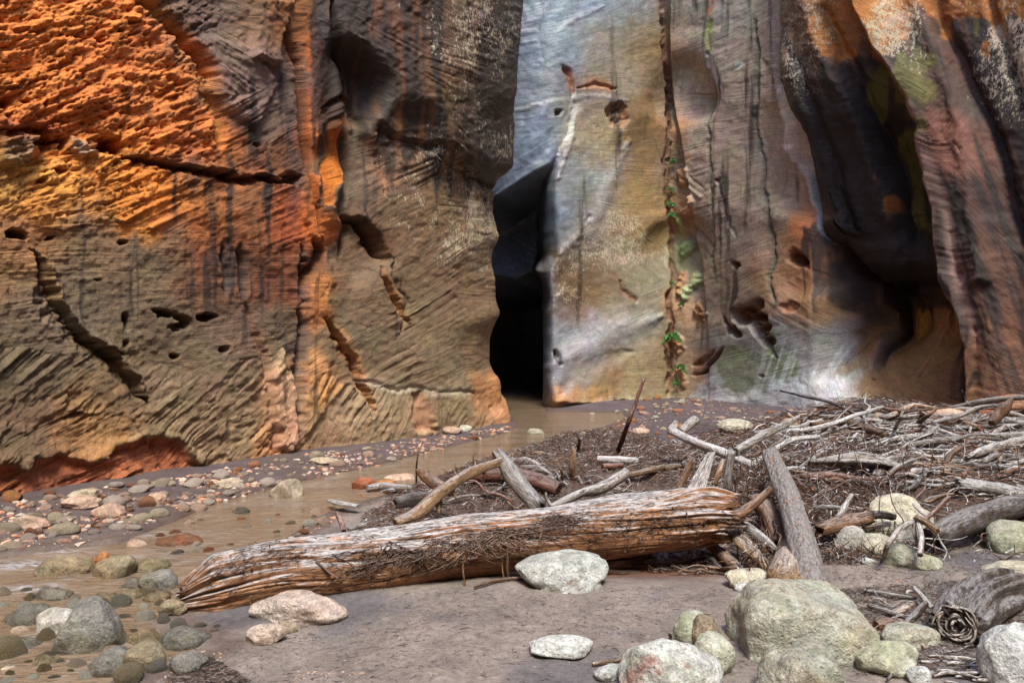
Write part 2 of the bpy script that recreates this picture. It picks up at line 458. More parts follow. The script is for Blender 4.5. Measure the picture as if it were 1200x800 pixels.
# ================================================================== THE CANYON WALLS
class Wall:
    """a rock face over a plan curve; features are surveyed by bearing (u) and elevation (v) of the photograph and
    turned into real relief along the face normal"""
    def __init__(w, knots, u0, u1, du, nrow, height, vtop=-40, zbot=-0.6):
        k = np.array(knots, float)                       # X, Y
        seg = np.hypot(*(np.diff(k, axis=0).T)); s = np.r_[0, np.cumsum(seg)]
        ss = np.linspace(0, s[-1], 4000)
        X = np.interp(ss, s, k[:, 0]); Y = np.interp(ss, s, k[:, 1])
        ker = np.hanning(161); ker /= ker.sum()           # round the plan's corners
        pad = 80
        Xp = np.r_[2*X[0]-X[pad:0:-1], X, 2*X[-1]-X[-2:-pad-2:-1]]; Yp = np.r_[2*Y[0]-Y[pad:0:-1], Y, 2*Y[-1]-Y[-2:-pad-2:-1]]
        X = np.convolve(Xp, ker, 'valid'); Y = np.convolve(Yp, ker, 'valid')
        ds = ss[1]
        pu = 600 + F * X / np.maximum(Y, 0.5)
        # u follows the bearing where the face is seen, and arc length beyond
        i0 = np.argmin(np.abs(pu - u0) + (Y < 4) * 1e6); i1 = np.argmin(np.abs(pu - u1) + (Y < 4) * 1e6)
        u = pu.copy()
        u[:i0] = pu[i0] - (i0 - np.arange(i0)) * ds * 70
        u[i1:] = pu[i1] + np.arange(len(u) - i1) * ds * 70
        u = np.maximum.accumulate(u + np.arange(len(u)) * 1e-6)
        us = np.concatenate([np.arange(u[0], u0, 14), np.arange(u0, u1, du), np.arange(u1, u[-1], w.tail_du)])
        X = np.interp(us, u, X); Y = np.interp(us, u, Y)
        T = np.stack([np.gradient(X), np.gradient(Y)], -1); T /= np.linalg.norm(T, axis=1)[:, None]
        ker = np.hanning(25); ker /= ker.sum()
        N = np.stack([T[:, 1], -T[:, 0]], -1)
        N = np.stack([np.convolve(np.pad(N[:, i], 12, 'edge'), ker, 'valid') for i in (0, 1)], -1)
        N /= np.linalg.norm(N, axis=1)[:, None]
        w.N = N
        D = np.maximum(Y, 8.0)
        zt = EYE + (400 - vtop) / F * D
        lo = np.linspace(0, 1, nrow); hi = np.linspace(0, 1, 14)[1:] ** 1.5
        z = np.concatenate([zbot + (zt[None] - zbot) * lo[:, None], zt[None] + (height - zt[None]) * hi[:, None]], 0)
        w.U0 = np.broadcast_to(us, z.shape).copy(); w.V0 = 400 - (z - EYE) / D * F; w.lim = (u0, u1)
        w.X = np.broadcast_to(X, z.shape); w.Y = np.broadcast_to(Y, z.shape); w.Z = z
        w.px = D[None] / F                                # metres per survey unit
        w.h = None; w.survey()
    def survey(w):
        """read each point's bearing and elevation where it really stands, relief included"""
        if w.h is None: w.U, w.V = w.U0.copy(), w.V0.copy()
        else:
            hb = np.clip(w.h, -1.0, 1.2)
            for ax in (0, 1, 0, 1):
                n = 13; pad = [(0, 0), (0, 0)]; pad[ax] = (n//2 + 1, n//2)
                c = np.cumsum(np.pad(hb, pad, 'edge'), axis=ax)
                hb = (np.take(c, range(n, c.shape[ax]), ax) - np.take(c, range(0, c.shape[ax]-n), ax)) / n
            X = w.X + w.N[None, :, 0]*hb; Y = w.Y + w.N[None, :, 1]*hb
            k = sm(w.Y, 5, 7) * sm(w.U0, w.lim[0]-60, w.lim[0]) * (1 - sm(w.U0, w.lim[1], w.lim[1]+50))
            dU = F*(X/np.maximum(Y, 3) - w.X/np.maximum(w.Y, 3)); D0 = np.maximum(w.Y, 8); D1 = np.maximum(Y, 8)
            w.U = w.U0 + dU*k; w.V = w.V0 + (w.Z - EYE)*F*(1/D0 - 1/D1)*k
        sh = w.U.shape
        w.h = np.zeros(sh); w.col = np.zeros(sh + (3,)); w.gloss = np.zeros(sh); w.t = np.zeros(sh); w.lich = np.zeros(sh)
        a = fbm2(w.U/26, w.V/26, 11, 4); b = fbm2(w.U/26, w.V/26, 23, 4); c = noise2(w.U/4.5, w.V/4.5, 12); d = noise2(w.U/4.5, w.V/4.5, 13)
        w.Ur = w.U + 6*a + 1.3*c; w.Vr = w.V + 6*b + 1.3*d
        w.Uw = w.U + 22*a + 14*fbm2(w.U/90, w.V/90, 31, 2); w.Vw2 = w.V + 22*b + 14*fbm2(w.U/90, w.V/90, 37, 2)
    def field(w, anchors, soft=1.0, warp=True):
        """smooth blend of (u, v, radius, value...) anchors"""
        U = w.Uw if warp else w.U; V = np.maximum(w.Vw2 if warp else w.V, -60)
        num = 0; den = 1e-9
        for a in anchors:
            r = a[2] * soft
            g = np.exp(-((U - a[0])**2 + (V - a[1])**2) / (2*r*r)) + 1e-5 / (1 + ((U - a[0])**2 + (V - a[1])**2) / 1e4)
            val = np.array(a[3:]) if len(a) > 4 else a[3]
            num = num + (g[..., None] * val if len(a) > 4 else g * val); den = den + g
        return num / (den[..., None] if len(anchors[0]) > 4 else den)
    def paint(w, mask, c, amt=1.0):
        m = np.clip(mask * amt, 0, 1)[..., None]
        w.col = w.col * (1 - m) + lin(c) * m
    def crack(w, pts, wd, depth, col=None, ledge=False, lip=0.0, taper=True, cw=1.3, amt=.75, rag=1.0):
        d, sg, t = pdist(w.U + (w.Ur-w.U)*rag, w.V + (w.Vr-w.V)*rag, pts)
        W = wd * (np.sin(np.clip(t, 0.02, 0.98) * math.pi) ** 0.5 if taper else 1.0)
        W = np.maximum(W, 0.3)
        if ledge:                                        # sharp brow, hollow below it running out
            x = d * sg
            p = np.where(x < 0, np.clip(1 + x / (W * 0.12 + 1.2), 0, 1), np.clip(1 - x / W, 0, 1))
            if lip: w.h += lip * np.exp(-((x + W * 0.25) / (W * 0.3))**2) * (t > 0.02) * (t < 0.98)
        else:
            x = d; p = np.exp(-(d / (W * 0.6))**2)
        endm = sm(t, 0, 0.04) * sm(1 - t, 0, 0.04)
        p = p * np.where((t <= 0) | (t >= 1), 0.0, endm) if not taper else p * np.where(d < W * 1.6, 1, 1)
        w.h -= depth * p * ((1 + .5*fbm2(w.U/10, w.V/6, 16, 3)) if ledge else 1.0)
        if col is not None:
            w.paint(np.exp(-(d / (W * cw))**2) * (endm if taper else 1) * (1 + .5*fbm2(w.U/8, w.V/8, 15, 3)), col, amt)
    def pocket(w, u, v, ru, rv, depth, rot=0, col=None, pw=2.0):
        c, s = math.cos(R(rot)), math.sin(R(rot))
        a = ((w.Ur - u) * c + (w.Vr - v) * s) / ru; b = (-(w.Ur - u) * s + (w.Vr - v) * c) / rv
        r = np.hypot(a, b * np.where(b < 0, 1.25, 0.85))
        m = (1 - sm(r + .35*fbm2(w.U/(.5*ru+3), w.V/(.5*rv+3), 17, 3), 0.55, 1.05)) * (1 + .4*noise2(w.U/4, w.V/3, 25))
        w.h -= depth * m
        if col is not None: w.paint(m, col, 0.85)
    def region(w, poly, depth, soft=4, col=None, amt=1.0, csoft=None, warp=1):
        sd = sdist(w.Ur if warp else w.U, w.Vr if warp else w.V, poly)
        m = sm(sd, -soft, soft)
        w.h += depth * m
        if col is not None: w.paint(sm(sd, -(csoft or soft), (csoft or soft)), col, amt)
        return m
    def strata(w, sets):
        """sets: u, v, rad, angle(deg, rising to the right), wavelength, amplitude, bend(0 or centre distance)"""
        best = np.full(w.U.shape, 1e18); ang = np.zeros(w.U.shape); wl_ = np.ones(w.U.shape); am = np.zeros(w.U.shape); be = np.zeros(w.U.shape); idx = np.zeros(w.U.shape)
        cu = np.zeros(w.U.shape); cv = np.zeros(w.U.shape)
        U = w.U + 18*fbm2(w.U/60, w.V/60, 51, 3); V = w.V + 12*fbm2(w.U/60, w.V/60, 57, 3)
        for i, (u, v, r, a, l, m, b) in enumerate(sets):
            d = ((U - u)**2 + (1.6*(V - v))**2) / r**2
            k = d < best
            best = np.where(k, d, best)
            for arr, val in ((ang, R(a)), (wl_, l), (am, m), (be, b), (idx, i), (cu, u), (cv, v)): arr[k] = val
        du = w.U - cu; dv = w.V - cv
        wob = 4*fbm2(w.U/80, w.V/80, 61, 2) + .5*fbm2(w.U/9, w.V/9, 67, 3); wl_ = wl_*w.fine
        t = np.sin(ang) * du + np.cos(ang) * dv + be * (np.cos(ang)*du - np.sin(ang)*dv)**2 / 400.0 + wob
        # the long direction of a bed varies slowly
        along = (np.cos(ang) * du - np.sin(ang) * dv)
        q = t / wl_ + idx * 7.7
        q = q + 1.6*noise2(q*.22, along/200, 19) + .5*noise2(q*.9, along/150, 21)
        n = 0.40*noise2(q*.35, along/140, 18) + 0.50*noise2(q, along/90, 1) + 0.3*noise2(q*2.3, along/60, 2) + 0.2*noise2(q*5.1, along/40, 3)
        st = np.abs(((q*0.55 + 0.25*noise2(q*0.2, along/120, 9)) % 1.0))    # saw-tooth ledges
        n = n + 0.30*(st - 0.5)
        env = 0.15 + 1.25*sm(fbm2(w.U/48, w.V/36, 71, 4), -0.35, 0.5)
        w.h += .75 * am * n * env * w.sm_edge
        w.t = q * 1.9
        w.n = n; w.env = env
    def build(w, name, mat, **kw):
        fade = sm(w.V, -260, -60)
        h = w.h
        X = w.X + w.N[None, :, 0] * h; Y = w.Y + w.N[None, :, 1] * h
        verts = np.stack([X, Y, w.Z], -1).reshape(-1, 3)
        nr, nc = w.Z.shape
        me = mesh_np(name, verts, grid_faces(nr, nc), True,
                     {'col': np.clip(w.col, 0.004, 0.9).reshape(-1, 3), 'lichen': w.lich.ravel(), 'strata': w.t.ravel(), 'gloss': np.clip(w.gloss, 0, 1).ravel()})
        o = link(name, me, mat)
        return o
    tail_du = 14; fine = .72; sm_edge = 1.0

# ------------------------------------------------------------------ left cliff
Wall.tail_du = 2.0
L = Wall([(-9.5, -3), (-8.3, 1.5), (-6.9, 4.6), (-5.75, 7.0), (-5.19, 8.07), (-4.7, 8.78), (-3.9, 9.85), (-3.08, 11.5), (-2.2, 12.3),
          (-1.43, 13.3), (-0.63, 14.65), (-0.12, 15.6), (-0.25, 16.6), (-0.9, 18.2), (-2.4, 21.0)], -24, 598, 1.35, 440, 20)
# colours of the stone itself
RUST = (196, 98, 48); RUSTL = (214, 128, 76); GREY = (142, 124, 100); GREYD = (112, 100, 86); BRN = (118, 86, 60); PALE = (176, 156, 126)
VARN = (62, 46, 36); ORG = (206, 122, 36); REDB = (158, 74, 42)
def face_left(L):
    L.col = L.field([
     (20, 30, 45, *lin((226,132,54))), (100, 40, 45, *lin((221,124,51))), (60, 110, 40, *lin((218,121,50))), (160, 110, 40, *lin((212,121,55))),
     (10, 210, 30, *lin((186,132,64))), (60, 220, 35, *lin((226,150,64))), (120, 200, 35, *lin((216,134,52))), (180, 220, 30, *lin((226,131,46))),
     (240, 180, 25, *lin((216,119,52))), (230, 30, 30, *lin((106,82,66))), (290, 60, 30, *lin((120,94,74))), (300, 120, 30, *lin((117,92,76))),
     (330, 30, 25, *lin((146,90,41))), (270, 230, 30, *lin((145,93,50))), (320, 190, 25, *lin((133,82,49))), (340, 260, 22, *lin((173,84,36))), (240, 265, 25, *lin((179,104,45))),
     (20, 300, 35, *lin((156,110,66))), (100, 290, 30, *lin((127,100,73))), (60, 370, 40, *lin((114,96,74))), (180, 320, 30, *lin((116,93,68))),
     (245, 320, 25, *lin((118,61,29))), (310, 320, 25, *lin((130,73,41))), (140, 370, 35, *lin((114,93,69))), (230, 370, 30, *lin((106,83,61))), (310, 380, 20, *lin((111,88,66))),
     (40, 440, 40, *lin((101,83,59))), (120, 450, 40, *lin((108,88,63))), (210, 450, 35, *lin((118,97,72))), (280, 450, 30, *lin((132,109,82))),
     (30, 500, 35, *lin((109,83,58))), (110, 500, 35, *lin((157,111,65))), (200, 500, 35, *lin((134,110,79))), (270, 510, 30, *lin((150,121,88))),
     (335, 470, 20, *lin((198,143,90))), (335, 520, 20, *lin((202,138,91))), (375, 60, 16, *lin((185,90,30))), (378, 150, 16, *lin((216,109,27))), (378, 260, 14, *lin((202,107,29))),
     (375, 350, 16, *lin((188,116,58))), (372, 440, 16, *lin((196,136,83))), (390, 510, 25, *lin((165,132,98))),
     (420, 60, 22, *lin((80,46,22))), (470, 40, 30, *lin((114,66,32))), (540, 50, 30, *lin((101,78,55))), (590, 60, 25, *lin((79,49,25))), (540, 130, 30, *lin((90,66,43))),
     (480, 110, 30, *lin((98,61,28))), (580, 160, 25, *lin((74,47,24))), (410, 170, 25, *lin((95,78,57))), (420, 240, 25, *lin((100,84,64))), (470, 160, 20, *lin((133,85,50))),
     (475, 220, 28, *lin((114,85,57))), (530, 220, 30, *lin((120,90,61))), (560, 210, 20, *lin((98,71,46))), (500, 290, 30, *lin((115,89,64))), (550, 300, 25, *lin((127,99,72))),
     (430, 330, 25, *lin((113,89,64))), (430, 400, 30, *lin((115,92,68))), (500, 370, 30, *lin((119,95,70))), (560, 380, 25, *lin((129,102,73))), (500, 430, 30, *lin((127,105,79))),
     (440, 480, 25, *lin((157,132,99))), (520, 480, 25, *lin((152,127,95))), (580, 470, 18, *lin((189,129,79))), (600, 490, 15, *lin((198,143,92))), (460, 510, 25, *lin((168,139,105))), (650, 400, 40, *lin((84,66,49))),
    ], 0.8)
    # large forms: metres of relief
    L.h += L.field([
     (-100, 300, 80, 0.0), (40, 60, 60, .10), (120, 180, 50, .05), (200, 100, 50, .12), (300, 100, 40, .22), (335, 250, 30, .18), (200, 300, 50, .05), (60, 380, 50, .0), (150, 450, 50, .05),
     (30, 470, 40, .12), (30, 570, 30, .26), (120, 570, 25, .22), (270, 480, 40, .12), (330, 430, 25, .1), (335, 520, 25, .15), (378, 100, 15, .28), (378, 220, 15, .26), (376, 330, 14, .14), (376, 450, 16, .2),
     (412, 100, 18, -.36), (412, 200, 18, -.26), (420, 290, 18, -.2), (440, 230, 20, -.06), (470, 60, 30, .28), (520, 60, 40, .48), (590, 40, 25, .42), (480, 160, 20, .12), (540, 150, 25, .42), (585, 165, 20, .26),
     (480, 240, 30, .06), (540, 240, 30, .0), (585, 240, 18, -.34), (500, 340, 40, .06), (585, 320, 18, -.52), (560, 330, 15, -.12), (500, 420, 35, .14), (578, 410, 18, -.34), (440, 420, 25, .12), (440, 500, 25, .2), (520, 490, 25, .2), (585, 460, 14, -.06), (600, 495, 12, .12),
     (640, 60, 25, .2), (640, 170, 25, .1), (640, 240, 20, -.5), (640, 330, 20, -.7), (640, 420, 20, -.5), (640, 490, 20, .1)], 0.9, warp=False)
    L.sm_edge = (1 - .7*sm(L.U, 555, 592))*(1 - .75*np.exp(-((L.U - 385)/32)**4)*(1 - sm(L.V, 300, 340)))
    L.strata([
     (40, 40, 60, 6, 9, .085, 0), (130, 60, 60, -10, 10, .085, 0), (90, 130, 55, 16, 9, .080, 0), (200, 150, 55, 20, 8, .075, 0), (60, 230, 60, 12, 8, .060, 0), (180, 225, 60, 27, 7, .07, .1), (290, 240, 60, 24, 6, .055, 0),
     (270, 60, 60, -28, 6, .04, 0), (300, 150, 50, 26, 6, .045, 0), (100, 300, 70, 1, 6, .028, 0), (230, 320, 70, -2, 7, .022, 0), (60, 370, 70, 8, 9, .025, 0), (200, 380, 60, 4, 7, .02, 0), (330, 330, 40, 0, 7, .02, 0),
     (40, 450, 60, 38, 9, .085, -.2), (130, 460, 60, 34, 10, .09, -.2), (90, 510, 60, 26, 12, .09, -.2), (215, 480, 60, 42, 10, .10, -.35), (285, 480, 50, 50, 10, .08, -.5), (335, 480, 26, 64, 10, .03, 0), (375, 500, 26, 66, 8, .06, 0),
     (470, 30, 60, -30, 7, .05, 0), (550, 60, 60, -20, 6.5, .055, 0), (480, 130, 60, -34, 7, .07, 0), (560, 150, 55, -36, 7, .06, 0), (410, 180, 40, 20, 9, .03, 0), (470, 230, 50, 28, 8, .03, 0), (550, 240, 50, -10, 8, .03, 0),
     (510, 300, 60, 34, 8, .035, 0), (430, 350, 45, 10, 9, .03, 0), (510, 380, 60, 32, 8, .045, 0), (560, 350, 40, -8, 8, .03, 0), (440, 410, 50, 26, 8, .035, 0), (540, 420, 60, 20, 8, .03, 0),
     (430, 490, 60, 58, 8, .06, -.5), (490, 490, 50, 66, 8, .06, -.3), (550, 490, 50, 56, 8, .06, .2), (595, 470, 30, 70, 8, .05, 0)])
    # honeycomb weathering of the rusty upper face
    taf = sm(L.field([(60, 60, 60, 1.), (150, 60, 50, 1.), (100, 150, 50, 1.), (200, 180, 40, .8), (230, 240, 40, .5), (60, 230, 40, .5), (60, 340, 50, .1), (300, 100, 40, 0.), (330, 220, 40, .15), (200, 340, 60, .12), (100, 470, 60, .35), (250, 480, 50, .35), (450, 200, 90, .0), (550, 400, 90, 0.)]), 0.1, 0.9)
    tl = L.V + .3*L.U; q = noise2(L.U/9, tl/4.2, 81); q2 = noise2(L.U/4.2, tl/2.4, 83)
    L.h -= taf * (0.06*sm(q, 0.22, 0.6)*sm(noise2(L.U/30, L.V/20, 89), -.3, .3) + 0.03*sm(q2, 0.25, 0.6))
    L.h += taf * 0.075 * fbm2(L.U/30, tl/11, 85, 5)
    L.h += 0.05 * L.sm_edge * fbm2(L.U/45, L.V/35, 87, 5) + 0.020*fbm2(L.U/7, L.V/6, 88, 3)
    # block faces cut by joints
    L.region([(0,135),(25,148),(38,165),(40,190),(0,190)], .10, 3, (150,116,80))
    L.region([(80,158),(100,165),(112,180),(95,182),(78,172)], .10, 3, (168,134,104))
    L.region([(200,50),(250,40),(300,60),(330,100),(300,150),(262,130),(232,90)], .07, 4, (138,112,98), .6)
    L.region([(293,0),(345,0),(330,80),(312,72),(294,66)], .13, 3)
    L.region([(352,380),(368,300),(380,292),(392,330),(388,400),(382,480),(360,520),(352,470)], .06, 5)
    L.region([(310,455),(330,408),(345,440),(352,510),(340,528),(322,520)], .12, 4, (196,156,124), .8)
    # brow and freshly broken red foot at the far left
    d = sdist(L.Ur, L.Vr, [(-60,538),(10,542),(30,552),(45,536),(75,534),(95,540),(128,540),(135,525),(160,522),(175,512),(205,514),(222,538),(232,546),(228,620),(-60,640)])
    m = sm(d, -1.5, 3); L.h -= .10 * m; L.paint(m, (172, 96, 60), .9)
    m = np.exp(-((d + 5) / 6)**2); L.h += .05 * m
    # joints, fissures, hollows
    L.crack([(150,-10),(182,14),(205,42),(232,76),(246,112),(256,150),(258,172)], 13, .15, (196,128,58), ledge=False, cw=.6)
    L.crack([(198,38),(228,62),(240,92)], 8, .16, (190,96,30))
    L.crack([(-10,150),(15,152),(34,148),(52,152)], 13, .22, (170,80,36), ledge=True, taper=False)
    L.pocket(48, 164, 15, 12, .26, 10, (150, 70, 32)); L.pocket(68, 166, 9, 12, .24, 0, (150, 74, 34))
    L.pocket(124, 171, 22, 13, .34, 8, (172, 84, 30)); L.pocket(18, 276, 14, 7, .2, 10, (130, 96, 66))
    L.crack([(140,184),(185,189),(235,196),(262,204),(302,206),(345,218)], 11, .24, (140,78,40), ledge=True, lip=.05)
    for (u, v, a, b, dp) in [(147,376,5,13,.2),(192,368,15,6,.2),(214,378,12,8,.22),(240,369,14,6,.18),(203,414,6,4,.18),(262,412,7,5,.16),(30,118,6,4,.14),(52,122,5,4,.14),(115,45,7,4,.13),(3,120,7,8,.2),
                             (50,210,6,4,.14),(70,200,8,5,.14),(60,165,4,4,.1),(300,170,4,3,.1),(150,404,5,5,.12),(115,326,4,3,.1),(56,278,6,3,.12),(146,285,7,4,.14),(340,210,10,7,.16)]:
        L.pocket(u, v, a, b, dp, (u*37 + v*11) % 40 - 20)
    L.pocket(206, 385, 8, 5, .12)
    L.crack([(38,300),(50,318),(58,345),(66,362),(90,388),(122,408),(142,432),(160,456),(168,470)], 22, .26, None, rag=1.8, ledge=True, lip=.07)
    L.crack([(40,305),(54,322),(60,342),(62,356)], 5, .0, (180,138,88), cw=1., amt=.5)
    L.crack([(262,290),(264,345)], 6, .12, (92,84,76)); L.crack([(282,288),(283,350)], 8, .17, (86,76,66))
    L.crack([(284,350),(300,385),(310,412),(313,440),(320,500),(322,530)], 6, .10, (150,106,76), amt=.5)
    L.crack([(352,290),(355,350),(353,400),(350,440),(352,520)], 6, .26, (92,84,82))
    L.crack([(366,280),(372,296),(360,316),(352,335)], 9, .25, (90,50,26))
    L.crack([(344,0),(347,50),(352,100),(356,160),(360,205),(372,245),(374,280)], 5, .22, (120,62,26), rag=.35)
    L.crack([(389,0),(393,60),(398,110),(400,160),(404,200),(398,250),(396,300)], 9, .20, (84,58,40), rag=.35)
    L.region([(352,195),(372,205),(374,280),(366,284),(356,255)], .07, 2, (196, 104, 44))
    L.region([(378,150),(393,140),(398,185),(390,240),(378,236)], -.06, 2, (202, 112, 28))
    L.crack([(400,258),(422,262),(440,280),(452,305)], 30, .44, (100, 66, 40), ledge=True, lip=.05)
    L.crack([(446,316),(458,340),(470,362),(480,378)], 7, .18, (172,116,66), ledge=True, cw=.7)
    L.crack([(380,372),(396,392),(412,420),(426,448),(441,488)], 13, .28, (190,132,78), ledge=True, cw=.6, rag=1.6)
    L.crack([(412,445),(470,455),(520,458),(560,462)], 5, .05, (176,160,140))
    L.crack([(475,348),(462,330),(458,300)], 3, .07); L.crack([(470,330),(475,360),(470,390)], 4, .06)
    L.region([(482,462),(492,460),(500,478),(508,502),(490,506),(482,490)], -.10, 3, (182, 128, 92), .6)
    L.region([(566,500),(574,476),(586,468),(592,490),(588,504)], -.03, 3, (184, 132, 98), .6)
    L.crack([(380,130),(395,110),(430,140),(470,165),(520,170),(575,220)], 30, .12, None, ledge=True)
    L.crack([(445,150),(448,190),(458,230)], 14, .10, (168,120,88))
    # desert varnish streaks, which also darken the shaded recesses in colour; lichen speckle
    vs = fbm2(L.U/9, L.V/120, 91, 4)
    vm = L.field([(60, 100, 60, 0.), (200, 60, 50, .1), (300, 60, 40, .35), (340, 40, 20, .4), (420, 60, 30, 1.2), (470, 40, 30, .9), (530, 40, 30, .6), (590, 60, 30, 1.3), (540, 130, 40, .9), (480, 150, 30, 1.1), (590, 180, 25, 1.3), (530, 190, 25, .9), (400, 150, 20, .8), (450, 250, 40, .15), (540, 260, 30, .25), (585, 280, 25, .8),
                     (250, 320, 25, .6), (300, 230, 40, .5), (100, 300, 60, .12), (200, 420, 60, .12), (420, 400, 60, .1), (550, 400, 40, .15), (330, 320, 20, .5), (500, 480, 60, .0), (100, 520, 60, 0.)])
    L.paint(sm(vs + 0.9*(vm - .5), -0.05, .42), (36, 27, 22), .88)
    L.paint(sm(noise2(L.U/30, L.V/200, 95) + (vm - 1.1), -.2, .3), (66, 62, 62), .5)
    lm = L.field([(555, 60, 26, .8), (500, 30, 20, .4), (560, 150, 18, .7), (500, 200, 25, .6), (548, 270, 26, 1.), (480, 240, 20, .5), (540, 330, 20, .5), (560, 380, 25, .2), (430, 60, 30, .0), (420, 250, 30, .05), (300, 100, 60, .1), (100, 300, 160, .0), (450, 420, 60, .1), (595, 100, 20, .1)])
    L.lich = lm - .16 + .35*fbm2(L.U/16, L.V/40, 98, 2)
    L.gloss = 0.25 + 0.35*sm(vm, .4, 1)
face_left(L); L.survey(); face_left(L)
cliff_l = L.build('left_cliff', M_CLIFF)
tag(cliff_l, 'rusty and grey cross-bedded sandstone cliff left of the dark slot', None, kind='structure')

# ------------------------------------------------------------------ middle and right cliff
def L_blend(U, V):
    return sm(U, 600, 660)*(1 - sm(U, 776, 790)) + sm(U, 985, 1050)*(V < 350)
Wall.tail_du = 14
C = Wall([(-6.5, 21.5), (-3.0, 20.2), (0.0, 19.3), (0.92, 19.1), (2.4, 20.0), (4.1, 20.9), (4.9, 20.3), (5.9, 18.2), (7.0, 16.2), (7.75, 15.3), (8.35, 14.6), (8.7, 13.9), (8.9, 13.0),
          (9.3, 11.2), (9.75, 9.4), (10.3, 7.6)], 545, 1330, 1.4, 400, 20)
STONE = [  # stone colours, with blue sky sheen and overhang shade mixed in
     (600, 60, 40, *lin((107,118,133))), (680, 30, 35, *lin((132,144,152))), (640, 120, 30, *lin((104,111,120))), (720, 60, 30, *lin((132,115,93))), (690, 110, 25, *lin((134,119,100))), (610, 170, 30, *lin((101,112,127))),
     (755, 60, 20, *lin((117,93,57))), (755, 160, 22, *lin((123,96,60))), (750, 250, 22, *lin((136,110,70))), (700, 160, 22, *lin((146,127,97))), (680, 210, 25, *lin((120,123,122))), (660, 260, 20, *lin((115,126,140))),
     (690, 260, 20, *lin((134,120,100))), (670, 310, 20, *lin((103,89,72))), (700, 350, 25, *lin((124,99,69))), (660, 360, 12, *lin((93,72,57))), (740, 330, 25, *lin((136,126,102))), (740, 380, 25, *lin((147,137,118))), (680, 400, 22, *lin((131,131,138))),
     (660, 440, 20, *lin((123,120,123))), (700, 440, 22, *lin((139,115,83))), (760, 440, 22, *lin((149,130,98))), (655, 468, 9, *lin((208,152,95))), (690, 466, 12, *lin((202,147,87))), (740, 466, 14, *lin((183,168,131))),
     (795, 60, 12, *lin((146,114,88))), (795, 160, 10, *lin((150,106,66))), (797, 250, 12, *lin((172,130,90))), (805, 300, 14, *lin((164,159,116))), (800, 360, 14, *lin((172,134,98))), (800, 430, 14, *lin((150,124,98))),
     (830, 60, 22, *lin((168,151,133))), (850, 40, 20, *lin((172,160,146))), (880, 60, 20, *lin((170,151,131))), (850, 160, 30, *lin((164,144,129))), (880, 220, 25, *lin((162,142,125))), (930, 200, 14, *lin((172,140,105))), (950, 250, 14, *lin((211,131,79))),
     (850, 280, 25, *lin((140,122,110))), (890, 330, 25, *lin((140,108,82))), (940, 320, 20, *lin((156,108,70))), (960, 350, 18, *lin((150,114,82))), (850, 350, 25, *lin((140,124,110))), (960, 400, 20, *lin((130,126,125))), (870, 420, 25, *lin((136,132,129))),
     (850, 455, 20, *lin((156,160,165))), (920, 465, 20, *lin((168,173,180))), (970, 460, 18, *lin((175,178,182))), (910, 430, 18, *lin((120,130,119))), (1010, 440, 14, *lin((150,120,90))), (1010, 480, 14, *lin((176,153,122))),
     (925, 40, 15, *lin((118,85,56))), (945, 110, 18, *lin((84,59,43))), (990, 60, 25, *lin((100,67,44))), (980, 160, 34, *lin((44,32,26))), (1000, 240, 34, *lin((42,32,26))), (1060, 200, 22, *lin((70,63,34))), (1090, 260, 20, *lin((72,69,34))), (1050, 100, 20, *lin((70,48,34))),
     (1010, 20, 20, *lin((152,97,40))), (1110, 60, 25, *lin((84,55,40))), (1130, 180, 25, *lin((104,63,48))), (1170, 100, 25, *lin((72,55,42))), (1185, 200, 20, *lin((84,57,40))), (1150, 240, 25, *lin((74,46,36))), (1165, 330, 30, *lin((94,59,42))), (1170, 420, 30, *lin((118,77,54))), (1170, 470, 25, *lin((134,93,68))),
     (1000, 330, 20, *lin((110,83,62))), (1045, 330, 20, *lin((48,38,30))), (1085, 320, 18, *lin((88,61,42))), (1040, 400, 22, *lin((141,101,54))), (1060, 440, 22, *lin((173,128,80))), (1100, 420, 22, *lin((167,121,75))), (1110, 470, 22, *lin((158,111,69))), (1030, 480, 16, *lin((167,132,98))), (1138, 400, 9, *lin((64,73,40))),
     (1015, 380, 10, *lin((80,65,54))),
     (560, 300, 30, *lin((108,116,134))), (600, 280, 25, *lin((48,54,64))), (600, 400, 40, *lin((96,102,117))),  # slot interior: its bluish light is put into these colours
    ]
STONE_AND_LIGHT_C = [a for a in STONE if not (a[0] > 915 and a[1] < 300)] + [(930, 40, 20, *lin((158,136,118))), (930, 120, 16, *lin((168,146,126))), (935, 200, 14, *lin((176,142,110))), (955, 255, 14, *lin((200,126,78))), (975, 150, 25, *lin((170,150,134))), (1000, 250, 25, *lin((96,74,58))), (1060, 230, 50, *lin((60,48,38))), (1160, 200, 60, *lin((90,60,44)))]
